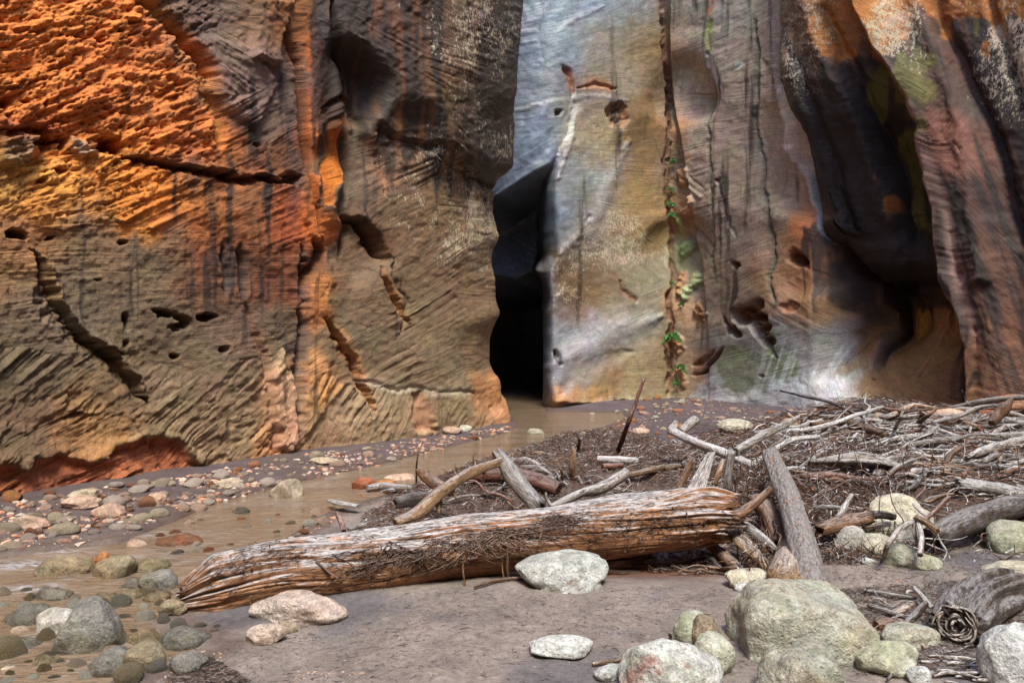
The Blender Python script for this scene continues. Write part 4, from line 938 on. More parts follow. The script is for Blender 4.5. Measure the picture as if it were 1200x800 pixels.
def hero_rock(px, pb, w, h, kind, label, seed=0, name='boulder', cat='rock', angular=.3, boxy=0., rot=0, tilt=0, sink=.12, depth=.8, sub=4, group=None, rough=.12):
    """px: centre bearing, pb: foot, w,h: seen width and height"""
    x, y, z = G(px, pb)
    s = y / F
    w *= .95; W = w*s; yc = y + W*depth*.45
    s2 = yc / F
    W = w*s2; H = h*s2*1.0
    # seen height = H + part of the top surface seen from above
    H = max(.30*H, H - (EYE - z)/yc * W*depth*.30)
    v, f = rock_mesh(name, seed or int(px*7+pb), sub, angular, rough, boxy)
    v = v * np.array([W, W*depth, H*(1+sink)])
    if rot:
        c_, s_ = math.cos(R(rot)), math.sin(R(rot)); v = v @ np.array([[c_, s_, 0], [-s_, c_, 0], [0, 0, 1]])
    if tilt:
        c_, s_ = math.cos(R(tilt)), math.sin(R(tilt)); v = v @ np.array([[c_, 0, -s_], [0, 1, 0], [s_, 0, c_]])
    me = mesh_np(name, v, f, True)
    zz = min(zg1((px-600)/F*yc, yc), z + .02)
    if z <= 0.001: zz = -.04
    o = link(name, me, MR[kind], None, ((px - 600)/F*yc, yc, zz - H*sink))
    tag(o, label, cat, group)
    return o
HR = hero_rock
HR(936,780,164,98,'olive','largest loaf-shaped olive grey boulder on the foreground sand',boxy=.5,angular=.12,depth=.85,sub=5,rough=.09,seed=5,name='boulder',cat='boulder')
HR(942,826,112,66,'olive','olive boulder cut by the bottom edge in front of the largest boulder',boxy=.3,angular=.3,depth=.7,sub=5,name='boulder',cat='boulder',rot=12)
HR(785,822,128,72,'stained','whitish angular boulder with dark red stains at the bottom edge',angular=.55,depth=.8,sub=5,name='boulder',cat='boulder',seed=31)
HR(836,794,52,50,'moss','round green tinged stone wedged behind the red stained boulder',angular=.3)
HR(812,757,56,40,'moss','pale mossy stone behind a brown wedge stone in the foreground cluster',angular=.4,rot=20)
HR(834,765,40,44,'brown','brown wedge-shaped stone leaning on the foreground cluster',angular=.8,tilt=-12)
HR(716,800,44,17,'white','small flat white stone at the left tip of the foreground cluster',angular=.3)
HR(657,773,80,22,'white','flat white diamond-shaped stone alone on the open sand',angular=.5,seed=8,rot=-8,depth=.6)
HR(658,694,116,42,'muddy','rounded pale grey boulder with a brown mud patch under the great log',angular=.15,boxy=.1,depth=.8,sub=5,name='boulder',cat='boulder',seed=12)
HR(352,732,126,36,'pinkwhite','long pinkish white boulder in front of the great log',angular=.4,depth=.55,sub=5,name='boulder',cat='boulder',seed=15,rot=-4)
HR(312,757,50,24,'pinkwhite','low pale stone in front of the pinkish white boulder',angular=.5,depth=.7)
HR(336,743,28,14,'dark' if 'dark' in MR else 'brown','small brown knob of rock on the low pale stone',angular=.4)
HR(880,692,62,24,'cream','low cream stone left of the sawn log butt',angular=.15)
HR(872,694,24,13,'white','small oval stone in front of the low cream stone',angular=.1)
HR(1052,634,84,54,'cream','big cream boulder rising at the back of the right stone cluster',angular=.3,depth=.8,sub=5,name='boulder',cat='boulder',seed=22)
HR(996,652,42,36,'pale','grey upright stone at the left of the right stone cluster',angular=.3)
HR(1000,636,44,26,'moss','greenish stone behind the grey upright stone',angular=.2)
HR(1028,654,52,28,'cream','smooth cream stone in the middle of the right cluster',angular=.15)
HR(1066,646,40,34,'pale','grey stone behind the curved root in the right cluster',angular=.2)
HR(1056,665,46,27,'moss','bright mossy green stone at the front of the right cluster',angular=.15)
HR(1080,669,46,20,'moss','low mossy stone right of the bright mossy one',angular=.1)
HR(1015,662,22,8,'white','thin white chip of stone below the right cluster',angular=.5)
HR(1184,650,62,38,'moss','rounded green grey boulder at the right edge under the driftwood',angular=.2,boxy=.2,name='boulder',cat='boulder')
HR(1188,694,74,32,'cream','pale cream boulder at the right edge behind the gnarled log',angular=.3,name='boulder',cat='boulder')
HR(1187,812,78,78,'white','big bluish white boulder in the bottom right corner',angular=.2,boxy=.2,depth=.9,sub=5,name='boulder',cat='boulder')
HR(1064,760,72,25,'olive','flat olive stone behind the slanting stone left of the gnarled log',angular=.2)
HR(1042,796,76,38,'moss','slanting green and pink stone between two foreground boulders',angular=.5,tilt=-10,rot=-15)
HR(1077,803,32,20,'white','small grey white stone at the bottom edge by the root tangle',angular=.2)
HR(862,508,46,15,'cream','pale flat stone alone on the dark sand at the back',angular=.2)
HR(628,509,22,10,'cream','cream stone standing alone in the calm water by the slot',angular=.2)
HR(751,510,22,9,'pink','pinkish stone right of the upright stick on the far bar')
HR(925,503,26,11,'pink','small pink stone among twigs at the top of the driftwood pile')
HR(1165,496,40,16,'red','red stone at the right end of the driftwood pile',angular=.4)
HR(1190,486,50,20,'red','large red slab at the right edge under the dark wall',angular=.4)
HR(1110,492,44,12,'pink','pinkish brown stone behind the driftwood under the right wall',angular=.2)
HR(1035,497,26,14,'tan','tan stone behind the driftwood at the foot of the fluted rock',angular=.3)
HR(336,584,40,27,'tan','angular tan block at the water edge of the gravel bank',angular=.9,seed=44)
HR(427,574,30,18,'red','wet red brown stone in mid stream left of the driftwood',angular=.6)
HR(452,573,26,15,'orange','rounded orange brown stone in mid stream',angular=.3)
HR(468,563,40,11,'pink','flat salmon stone beside the orange one in mid stream',angular=.5,tilt=-6)
HR(424,582,22,6,'orange','thin orange stone just breaking the water')
HR(80,676,70,30,'wet','dark olive brown wet boulder in the stream at the left',angular=.5,name='boulder',cat='boulder',sub=5)
HR(119,662,24,22,'orange','orange wet stone against the dark olive boulder',angular=.5)
HR(136,678,52,30,'wet','sloping olive stone right of the orange one',angular=.5,tilt=-8)
HR(176,670,48,22,'wet','greenish stone awash in the stream',angular=.3)
HR(210,640,62,18,'red','flat red stone at the edge of the mid stream bar',angular=.6)
HR(160,642,24,15,'pink','pink rounded stone left of the flat red stone',angular=.3)
HR(104,682,34,8,'orange','bright orange flat stone breaking the water',angular=.2)
HR(34,732,66,30,'wetgrey','smooth grey green boulder at the left edge',angular=.15,name='boulder',cat='boulder')
HR(72,742,58,36,'pale','whitish stone between the two grey boulders at left',angular=.3)
HR(104,768,86,72,'wetgrey','big dark grey wet boulder in the lower left water',angular=.45,depth=.75,sub=5,name='boulder',cat='boulder',seed=61)
HR(22,762,58,22,'wetgrey','flat greenish boulder below the smooth one at the left edge',angular=.15)
HR(217,763,68,34,'wetgrey','oval grey boulder under the left end of the great log',angular=.2,name='boulder',cat='boulder')
HR(166,757,46,26,'wet','olive stone behind the lower left boulder pair',angular=.3)
HR(130,796,58,42,'wetgrey','rough grey boulder at the water edge bottom left',angular=.5)
HR(172,786,50,36,'wet','rounded olive boulder touching the rough grey one',angular=.3)
HR(187,692,48,30,'wetgrey','dark grey angular stone behind the log tip',angular=.8)
HR(152,703,36,20,'wet','pale olive stone in the lower left shallows',angular=.3)
HR(182,707,34,20,'wet','brown olive stone below the dark angular stone',angular=.3)
HR(168,718,44,12,'wetgrey','low flat stone nearly covered by water',angular=.2)
HR(62,704,44,22,'wetgrey','flat grey stone behind the big dark grey wet boulder',angular=.5)
HR(132,712,40,24,'wet','olive stone right of the top of the big dark grey wet boulder',angular=.5)
HR(204,724,36,20,'wet','brown olive stone just left of the great log tip in the shallows',angular=.5)
HR(156,690,30,18,'wetgrey','small grey stone behind the olive shallows stones',angular=.6)
HR(58,782,46,22,'wet','low olive stone in front of the big dark grey wet boulder',angular=.4)
HR(222,790,44,24,'wetgrey','grey stone on the muddy shore below the oval grey boulder',angular=.4)
HR(12,787,28,15,'tan','small tan stone in the bottom left water',angular=.2)
HR(36,618,52,14,'pink','long pinkish slab lying on the left gravel bank',angular=.8,rot=-20,depth=.35)
HR(40,628,22,14,'pink','pink wedge below the long pinkish slab',angular=.7)
HR(52,745,24,12,'white','small white stone tucked between boulders at left',angular=.2)
HR(24,740,26,14,'brown','small brown stone left of the small white one',angular=.2)
HR(97,588,36,14,'tan','tan pointed stone against the red cliff foot',angular=.7)
HR(96,598,48,16,'pink','pale pink slab in the middle of the gravel bank',angular=.6)
HR(128,608,42,18,'pink','salmon boulder at the edge of the stream on the gravel bank',angular=.5)
HR(182,593,28,16,'pink','pink rounded cobble on the gravel bank below the cliff',angular=.3)
HR(382,545,44,8,'tan','flat tan stone at the foot of the fluted grey cliff',angular=.3)
HR(528,509,30,9,'pink','pink stone at the cliff foot near the slot',angular=.3)
HR(545,505,18,7,'cream','cream stone beside the pink one at the cliff foot')
HR(270,572,30,12,'tan','tan block on the upper gravel bank',angular=.6)
HR(206,764,1,1,'wet','tiny olive pebble by the oval grey boulder') if False else None

# --- many small stones: prototypes share mesh data
protos = []
for k in range(14):
    v, f = rock_mesh('stone', 900+k, 3, rnd.choice([.15, .4, .7, .9]), .13)
    protos.append((v, f))
kinds_bank = ['pink', 'pink', 'pink', 'tan', 'tan', 'pinkwhite', 'pinkwhite', 'red', 'orange', 'brown']
proto_me = {}
def small_rock(px, py, w, kinds, label, group, name='stone', flatk=1.0, sink=.2):
    x, y, z = G(px, py)
    kd = rnd.choice(kinds); k = rnd.randrange(14)
    if (k, kd) not in proto_me:
        me = mesh_np('stone', protos[k][0], protos[k][1], True); me.materials.append(MR[kd]); proto_me[(k, kd)] = me
    o = bpy.data.objects.new(name, proto_me[(k, kd)]); scene.collection.objects.link(o)
    W = w*y/F
    H = W*rnd.uniform(.30, .60)*flatk
    o.scale = (W, W*rnd.uniform(.6, .95), H)
    o.rotation_euler = (R(rnd.uniform(-9, 9)), R(rnd.uniform(-9, 9)), R(rnd.uniform(-50, 50)))
    zt = zg1(x, y)
    if zt < 0: zt = max(zt, -.012) 
    o.location = (x, y, zt - H*sink)
    word = {'pink': 'pink', 'tan': 'tan', 'cream': 'cream', 'pinkwhite': 'pinkish white', 'red': 'red', 'brown': 'brown', 'pale': 'pale grey', 'wet': 'wet olive', 'wetgrey': 'wet grey', 'orange': 'orange', 'moss': 'mossy', 'white': 'white', 'olive': 'olive'}[kd]
    size = 'small' if w < 12 else 'fist-sized'
    tag(o, None, 'rock'); register(o, px, py, f'{size} {word} stone', group)
def scatter(poly, n, wr, kinds, label, group, zoneseed, avoid=2, flatk=1.0):
    r = random.Random(zoneseed); xs = [p[0] for p in poly]; ys = [p[1] for p in poly]; c = 0; g = 0
    done = []
    while c < n and g < n*60:
        g += 1
        px, py = r.uniform(min(xs), max(xs)), r.uniform(min(ys), max(ys))
        if not bool(inside(np.array([px]), np.array([py]), poly)[0]): continue
        w = wr[0] + (wr[1]-wr[0])*r.random()**2.2
        if any(abs(px-a) < (w+b)*.42 and abs(py-q) < (w+b)*.2 for a, q, b in done): continue
        done.append((px, py, w)); small_rock(px, py, w, kinds, label, group, flatk=flatk); c += 1
scatter([(0,592),(120,572),(230,557),(300,556),(260,590),(140,625),(0,645)], 42, (14,34), ['pink','pink','tan','pinkwhite','pinkwhite','red'], 'x', 'larger stones on the gravel bank below the red cliff foot', 31)
scatter([(0,588),(100,572),(230,560),(255,572),(200,600),(130,622),(60,640),(0,646)], 46, (9,27), kinds_bank, 'stone on the gravel bank below the red cliff foot', 'stones on the gravel bank below the red cliff foot', 1)
scatter([(230,558),(350,535),(430,525),(440,532),(380,552),(330,568),(290,582),(250,584)], 28, (8,20), kinds_bank, 'stone on the gravel bank under the grey cliff', 'stones on the gravel bank under the grey cliff', 2)
scatter([(430,524),(520,510),(600,499),(605,503),(560,518),(480,538),(430,545)], 16, (6,14), kinds_bank, 'stone along the far cliff foot near the slot', 'stones along the far cliff foot', 3)
scatter([(190,618),(290,598),(370,596),(395,604),(370,622),(300,640),(220,650),(180,645)], 30, (9,26), ['pink','tan','red','orange','brown','wet','cream','wetgrey'], 'stone on the low bar in mid stream', 'stones on the low bar in mid stream', 4)
scatter([(0,690),(60,684),(120,695),(200,690),(215,740),(190,760),(200,800),(60,800),(0,800)], 60, (13,44), ['wet','wetgrey','wet','wetgrey','brown','olive'], 'stone in the lower left shallows', 'stones in the lower left shallows', 5, flatk=1.35)
scatter([(655,520),(690,503),(740,492),(800,497),(800,512),(720,516),(670,525)], 16, (7,14), ['pink','tan','cream','orange','red'], 'stone at the water edge behind the bark heap', 'stones at the water edge behind the bark heap', 6)
scatter([(600,535),(640,522),(655,530),(640,545),(610,552)], 10, (10,22), ['pink','red','orange','tan'], 'flat stone left of the bark heap', 'flat stones left of the bark heap', 7, flatk=.6)
scatter([(660,484),(720,482),(800,470),(900,482),(980,492),(960,498),(840,492),(740,492)], 22, (6,13), ['pink','tan','red','pinkwhite','cream'], 'stone on the bar under the back wall', 'stones on the bar under the back wall', 8)
scatter([(960,690),(1100,690),(1160,730),(1150,800),(1010,800),(1010,740)], 12, (8,18), ['olive','brown','moss','pale'], 'stone among twigs beside the gnarled log', 'stones among twigs beside the gnarled log', 9)
scatter([(230,700),(280,760),(260,790),(215,770)], 8, (8,18), ['brown','wetgrey','pale'], 'stone on the muddy shore by the log tip', 'stones on the muddy shore by the log tip', 10)

# --- pebble grit: nobody could count it
def merge_blobs(name, items, mat, label, cat):
    """items: (x,y,z,w,d,h,rot,colour) ; faceted 20-triangle pebbles joined"""
    v0, f0 = ICO[1]
    n = len(items); it = items
    rs = np.random.RandomState(5)
    V = np.zeros((n, len(v0), 3)); Cc = np.zeros((n, len(v0), 3))
    for i, (x, y, z, w, d, h, r, c) in enumerate(it):
        v = v0 * (1 + .22*rs.randn(len(v0)))[:, None] * np.array([w, d, h]) * .5
        cr, sr = math.cos(r), math.sin(r)
        V[i] = np.stack([v[:, 0]*cr - v[:, 1]*sr + x, v[:, 0]*sr + v[:, 1]*cr + y, v[:, 2] + z], -1); Cc[i] = c
    Fs = (f0[None] + (np.arange(n)*len(v0))[:, None, None]).reshape(-1, 3)
    me = mesh_np(name, V.reshape(-1, 3), Fs, False, {'col': Cc.reshape(-1, 3)})
    return tag(link(name, me, mat), label, cat, kind='stuff')
def rand_in(poly, n, rs):
    p = np.array(poly); out = []
    while len(out) < n:
        q = np.stack([rs.uniform(p[:, 0].min(), p[:, 0].max(), n*2), rs.uniform(p[:, 1].min(), p[:, 1].max(), n*2)], -1)
        out += list(q[inside(q[:, 0], q[:, 1], poly)])
    return np.array(out[:n])
rs = np.random.RandomState(77); items = []
cols = [(186,150,128),(150,120,104),(190,166,148),(130,92,76),(170,156,142),(112,96,90),(190,134,104)]
for pp, n, a, b in [([(-40,600),(100,578),(230,560),(350,535),(440,525),(600,499),(606,504),(520,526),(450,543),(330,572),(290,583),(230,600),(130,632),(-40,650)], 3000, .015, .10),
                    ([(185,615),(290,598),(380,596),(395,606),(370,622),(300,642),(220,652),(180,645)], 600, .012, .07),
                    ([(655,520),(680,500),(760,484),(830,470),(1000,492),(900,500),(800,505),(720,520)], 1300, .02, .07),
                    ([(1010,690),(1110,680),(1200,690),(1200,800),(1000,800)], 900, .006, .022), ([(205,745),(262,765),(430,800),(180,800)], 500, .006, .02), ([(400,700),(960,690),(1000,740),(700,800),(300,800)], 900, .003, .011)]:
    q = rand_in(wpoly(pp, .03), n, rs); zz = zground(q[:, 0], q[:, 1])
    for (x, y), z in zip(q, zz):
        if z < -.01: continue
        if float(fbm2(np.array([x/.45]), np.array([y/.45]), 441, 2)[0]) < rs.uniform(-.45, .25): continue
        w = a + (b-a)*rs.rand()**2.5
        items.append((x, y, z, w, w*rs.uniform(.6, 1), w*rs.uniform(.35, .7), rs.uniform(0, 6.28), lin(cols[rs.randint(len(cols))])*rs.uniform(.7, 1.2)))
merge_blobs('gravel', items, M_PEBBLE, 'fine pink and tan gravel strewn over the creek banks', 'gravel')
# ================================================================== DRIFTWOOD
def smooth_path(pts, n):
    p = np.array(pts, float)
    if len(p) == 2: return p[0] + (p[1]-p[0])*np.linspace(0, 1, n)[:, None]
    d = np.r_[0, np.cumsum(np.linalg.norm(np.diff(p, axis=0), axis=1))]; d /= d[-1]
    q = np.vstack([2*p[0]-p[1], p, 2*p[-1]-p[-2]]); out = []
    for t in np.linspace(0, 1, n):
        i = min(np.searchsorted(d, t, 'right') - 1, len(p) - 2); f = (t - d[i])/(d[i+1]-d[i]+1e-9)
        a, b, c, e = q[i], q[i+1], q[i+2], q[i+3]
        out.append(.5*((2*b) + (-a+c)*f + (2*a-5*b+4*c-e)*f*f + (-a+3*b-3*c+e)*f**3))
    return np.array(out)
def frames(p):
    T = np.gradient(p, axis=0); T /= np.linalg.norm(T, axis=1)[:, None] + 1e-9
    up = np.array([0, 0, 1.0])
    if abs(T[:, 2]).mean() > .85: up = np.array([0, 1.0, 0])
    A = np.cross(T, up); A /= np.linalg.norm(A, axis=1)[:, None] + 1e-9
    B = np.cross(A, T)
    return T, A, B                                      # A: sideways (towards viewer for +x), B: up
def tube(pts, radii, n=24, k=10, seed=0, ridge=.12, knob=.08, jag=.0, flat=1.0, fcyc=5, hollow=.5):
    """one wooden limb: fluted, slightly knobbly, with splintered ends"""
    p = smooth_path(pts, n); r = np.interp(np.linspace(0, 1, n), np.linspace(0, 1, len(radii)), radii)
    L_ = np.r_[0, np.cumsum(np.linalg.norm(np.diff(p, axis=0), axis=1))]
    T, A, B = frames(p)
    th = np.linspace(0, 2*math.pi, k, endpoint=False)
    S, TH = np.meshgrid(L_, th, indexing='ij')
    rs = np.random.RandomState(seed); o = rs.rand(4)*40; rm = float(np.mean(radii))
    q = noise3(np.cos(TH)*fcyc/2 + o[0], np.sin(TH)*fcyc/2 + o[1], S/(rm*9) + o[2])
    q2 = noise3(np.cos(TH) + o[1], np.sin(TH) + o[2], S/(rm*4) + o[3])
    RR = r[:, None]*(1 + ridge*q*2 + knob*q2*2)
    X = p[:, None] + RR[..., None]*(A[:, None]*np.cos(TH)[..., None] + B[:, None]*np.sin(TH)[..., None]*flat)
    if jag:
        j0 = jag*rm*(rs.rand(k)*2); j1 = jag*rm*(rs.rand(k)*2)
        X[0] -= T[0]*j0[:, None]; X[-1] += T[-1]*j1[:, None]
    c0 = p[0] + T[0]*rm*hollow*.5; c1 = p[-1] - T[-1]*rm*hollow*.5
    i0 = X[0]*.55 + c0*.45; i1 = X[-1]*.55 + c1*.45
    V = np.concatenate([i0[None]*1.0, X, i1[None]], 0)
    nr = n + 2
    gvx = np.concatenate([[0], L_, [L_[-1]]])
    gv = np.stack([np.broadcast_to(gvx[:, None], (nr, k)), np.broadcast_to(np.cos(th)*rm, (nr, k)), np.broadcast_to(np.sin(th)*rm, (nr, k))], -1).reshape(-1, 3).copy()
    gv[:k] *= [1, .5, .5]; gv[-k:] *= [1, .5, .5]
    F_ = grid_faces(nr, k, True)
    V = V.reshape(-1, 3); m = len(V)
    V = np.vstack([V, c0, c1]); gv = np.vstack([gv, [0, 0, 0], [L_[-1], 0, 0]])
    cap0 = np.array([[m, (j+1) % k, j, j] for j in range(k)]); cap1 = np.array([[m+1, m-k+j, m-k+(j+1) % k, m-k+(j+1) % k] for j in range(k)])
    tri = np.vstack([cap0[:, :3], cap1[:, :3]])
    quads = np.vstack([np.stack([F_[:, 0], F_[:, 1], F_[:, 2]], -1), np.stack([F_[:, 0], F_[:, 2], F_[:, 3]], -1)])
    return V, np.vstack([quads, tri]), gv
def merge(parts):
    V, Fa, Gv, off = [], [], [], 0
    for v, f, g in parts:
        V.append(v); Fa.append(f + off); Gv.append(g); off += len(v)
    return np.vstack(V), np.vstack(Fa), np.vstack(Gv)
def wood_obj(name, parts, mat, parent=None):
    v, f, g = merge(parts) if isinstance(parts, list) else parts
    base = np.zeros(3) if parent is not None else np.array([*v[:, :2].mean(0), v[:, 2].min()])
    if parent is not None: base = np.array(parent.location)
    me = mesh_np(name, v - base, f, True, {'gv': g})
    o = link(name, me, MW[mat] if isinstance(mat, str) else mat, parent)
    if parent is None: o.location = base
    return o
def S(pts, rpx, mat, label, name='driftwood_branch', cat='branch', seed=None, n=26, k=10, lift=0.0, group=None, twigs=(), **kw):
    """a limb through surveyed points (px,py[,D]); without D it rests on the terrain"""
    P3 = []
    for q in pts:
        if len(q) == 3: P3.append(P(*q))
        else:
            x, y, z = G(q[0], q[1]); rr = np.mean(rpx)*y/F; P3.append(np.array([x, y, z + rr*.5 + lift]))
    Ds = np.interp(np.linspace(0, 1, len(rpx)), np.linspace(0, 1, len(P3)), [q[1] for q in P3])
    rad = [a*d/F for a, d in zip(rpx, Ds)]
    sd = seed if seed is not None else int(abs(pts[0][0]*13 + pts[0][1]*7))
    o = wood_obj(name, tube(P3, rad, n, k, sd, **kw), mat)
    tag(o, label, cat, group)
    path = smooth_path(P3, 40); rs = np.random.RandomState(sd)
    for t in twigs:                                     # snapped side shoots: parts of the limb
        i = int(t[0]*39); d = np.array([t[1], t[2], t[3]], float); L_ = t[4]
        a = path[i]; pts2 = [a, a + d*L_*.5 + rs.normal(size=3)*L_*.05, a + d*L_]
        r0 = rad[0]*t[5] if len(t) > 5 else rad[0]*.4
        wood_obj('side_shoot', tube(pts2, [r0, r0*.8, r0*.45], 8, 7, sd+i), mat, o)
    return o

# ------------------------------------------------------------------ the great log
axis = [P(214,702,4.70), P(262,686,4.80), P(330,669,4.92), P(430,658,5.06), P(540,642,5.22), P(650,627,5.36), P(760,612,5.46), P(815,606,5.5), P(846,606,5.52)]
rad_px = [29, 35, 36, 37, 36, 33, 34, 35, 30]
NS, NK = 620, 260
p = smooth_path(axis, NS); Dd = p[:, 1]
r = np.interp(np.linspace(0, 1, NS), [0, .05, .16, .32, .49, .66, .84, .93, 1.], rad_px)*Dd/F
Ls = np.r_[0, np.cumsum(np.linalg.norm(np.diff(p, axis=0), axis=1))]; LT = Ls[-1]
T, A, B = frames(p)
th = np.linspace(0, 2*math.pi, NK, endpoint=False)
SS, TH = np.meshgrid(Ls, th, indexing='ij')
# A points toward the viewer? theta=0 is A ; make sure
sgnA = -1.0 if A[NS//2, 1] > 0 else 1.0
TW = TH + .22*(SS - 2)*1.0 + .10*noise2(SS/.7, np.zeros_like(SS), 5)    # spiral grain
cx, cy = np.cos(TW), np.sin(TW)
rid = noise3(cx*1.6, cy*1.6, SS/.9 + 3); rid2 = noise3(cx*4.5 + 9, cy*4.5, SS/.55 + 7); rid3 = noise3(cx*11, cy*11 + 4, SS/.28); rid4 = noise3(cx*24, cy*24 + 4, SS/.16)
def check(fq, ls, o, w_):                                # drying checks: long, narrow, sharp
    return 1 - sm(np.abs(noise3(cx*fq + o, cy*fq, SS/ls + o) + .18*noise3(cx*fq*2, cy*fq*2 + o, SS/(ls*.5))), 0, w_)
ck = 1.1*check(1.8, 2.6, 11, .07)*sm(noise2(SS/.8, TH, 12), -.5, .2) + .5*check(4, 1.7, 21, .08)*sm(noise2(SS/.5, TH*2, 14), -.3, .3) + .26*check(9, 1.1, 31, .10) + .14*check(18, .7, 41, .15)
upw = np.sin(TH); fr = sgnA*np.cos(TH)
worn = sm(upw + .35*fr + .35*noise2(SS/.4, TH*1.5, 7), -.2, .5)
RR = 1 + .11*rid + (.35 + .65*worn)*(.07*rid2 + .02*rid3 + .010*rid4) - (.25 + .75*worn)*.11*ck
ends = np.maximum(1 - sm(SS, 0, .5), sm(SS, LT-.45, LT))
RR += ends*(.13*rid2 + .09*rid3 + .05*noise3(cx*9, cy*9, SS/.06) + .04*rid4)
RR *= .55 + .45*np.sqrt(np.clip(SS/.20 + .03*rid3, 0, 1))
RR += .03*noise3(cx*2, cy*2, SS/.18) * (.3+ends)
# knots
for s0, t0, a in [(2.55, .4, .16), (2.95, -.1, -.2), (3.35, 1.0, .2), (1.2, -.3, .08), (3.6, .2, .12)]:
    tt0 = t0 if sgnA > 0 else math.pi - t0
    dth = (TH - tt0 + math.pi) % (2*math.pi) - math.pi
    RR += a*np.exp(-((SS-s0)/.10)**2 - (dth/.35)**2)
RR = RR*r[:, None]
X = p[:, None] + RR[..., None]*(A[:, None]*np.cos(TH)[..., None] + B[:, None]*np.sin(TH)[..., None])
ja = noise3(np.cos(th)*5, np.sin(th)*5, th*0+1)*.10 + noise3(np.cos(th)*16, np.sin(th)*16, th*0+5)*.07
e0 = sm(-SS, -.35, 0); e1 = sm(SS, LT-.3, LT)
lean = -.18*np.sin(th)                                  # the left end is cut slanting, foot forward
X -= (T[0]*(ja + lean*-1 + .02)[:, None])[None] * 0 + e0[..., None]*(T[0][None, :]*(.35*ja - .06*np.sin(th))[:, None])[None]
X += e1[..., None]*(T[-1][None, :]*(noise3(np.cos(th)*6, np.sin(th)*6, th*0+9)*.09 + noise3(np.cos(th)*18, np.sin(th)*18, th*0+9)*.05)[:, None])[None]
caps = []
def cap(ring, c, inward, seed):
    rows = []
    for f_ in (.93, .85, .77, .69, .6, .51, .42, .33, .24, .15, .06):
        q = ring*f_ + c*(1-f_); nz = noise3(q[:, 0]*16, q[:, 1]*16, q[:, 2]*16 + seed) + .5*noise3(q[:, 0]*45, q[:, 1]*45, q[:, 2]*45 + seed)
        rows.append(q + inward*( .03*(1-f_)+ .055*nz)[:, None])
    return rows
r0 = cap(X[0], X[0].mean(0), T[0], 1); r1 = cap(X[-1], X[-1].mean(0), -T[-1], 2)
allr = np.concatenate([np.array(r0[::-1]), X, np.array(r1)], 0)
FR = [.93, .85, .77, .69, .6, .51, .42, .33, .24, .15, .06]; nf = len(FR)
gs = np.concatenate([np.zeros(nf), Ls, np.full(nf, LT)])
sc_ = np.concatenate([FR[::-1], np.ones(NS), FR])*.2
gv = np.stack([np.broadcast_to(gs[:, None], allr.shape[:2]), np.concatenate([np.repeat(cx[:1], nf, 0), cx, np.repeat(cx[-1:], nf, 0)])*sc_[:, None], np.concatenate([np.repeat(cy[:1], nf, 0), cy, np.repeat(cy[-1:], nf, 0)])*sc_[:, None]], -1)
base = np.array([p[:, 0].mean(), p[:, 1].mean(), allr[..., 2].min()])
me = mesh_np('great_log', allr.reshape(-1, 3) - base, grid_faces(allr.shape[0], NK, True), True, {'gv': gv.reshape(-1, 3)})
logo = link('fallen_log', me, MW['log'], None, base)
tag(logo, 'great weathered split log lying across the foreground with root shreds hanging from it', 'log')
def on_log(s, t, lift=0.0):
    """point of the log's skin: s 0..1 along, t angle from facing the viewer (0) up to the top (90)"""
    i = int(np.clip(s, 0, 1)*(NS-1)); a = R(t)
    a = a if sgnA > 0 else math.pi - a
    j = int((a % (2*math.pi))/(2*math.pi)*NK) % NK
    c = p[i]; q = X[i, j]; d = (q-c)/np.linalg.norm(q-c)
    return q + d*lift
# shredded roots and fibre caught on its flank
rs = np.random.RandomState(41)
def shreds(s0, s1, t0, t1, n, L0, L1, rr, matn, name, hang=.6):
    parts = []
    for i in range(n):
        s = np.clip(rs.normal((s0+s1)/2, (s1-s0)*.33), .01, .99); t = rs.normal((t0+t1)/2, (t1-t0)*.32) + 8*math.sin(s*60); a = on_log(s, t, .006)
        L_ = rs.uniform(L0, L1); pts = [a]; ds = rs.normal()*.9*L_/LT; dt = -rs.uniform(.1, 1)*hang*60*L_/.2
        for k_ in range(1, 5):
            pts.append(on_log(s + ds*k_/4, max(-65, t + dt*k_/4), .008 + .02*rs.rand()) + rs.normal(size=3)*.008)
        w = rs.uniform(*rr); parts.append(tube(pts, [w, w*.9, w*.4], 9, 4, i, jag=0))
    o = wood_obj(name, parts, matn, logo); o['kind'] = 'stuff'; return o
shreds(.30, .44, 8, 36, 150, .08, .36, (.0015, .0045), 'brown', 'root_tangle')
shreds(.47, .60, 15, 42, 170, .08, .36, (.0015, .0045), 'brown', 'root_tangle')
shreds(.62, .70, 25, 55, 200, .03, .16, (.0012, .003), 'brown', 'root_tangle')
shreds(.72, .99, -20, 30, 110, .02, .08, (.0015, .004), 'brown', 'root_tangle', .3)
shreds(.05, .20, 25, 70, 110, .03, .18, (.001, .003), 'brown', 'root_tangle', .4)
for (sx, tt_, L_, w) in [(.31, -25, .20, .004), (.475, -5, .22, .007), (.56, 8, .24, .010), (.55, -20, .16, .005), (.585, 15, .1, .006), (.62, -10, .12, .004), (.11, -20, .16, .004)]:
    a = on_log(sx, tt_, .012)
    pts = [a + [0, 0, .02], a + [.004, -.02, -L_*.3], a + [rs.normal()*.01, -.03, -L_*.65], a + [rs.normal()*.02, -.03, -L_]]
    wood_obj('hanging_root', tube(pts, [w, w*.9, w*.8, w*.4], 12, 6, int(L_*99)), 'brown', logo)
wood_obj('loose_sliver', tube([on_log(.225, 28, .02), on_log(.25, 5, .03), on_log(.268, -12, .03)][::-1], [.012, .014, .008], 12, 7, 3, flat=.5), 'brown', logo)
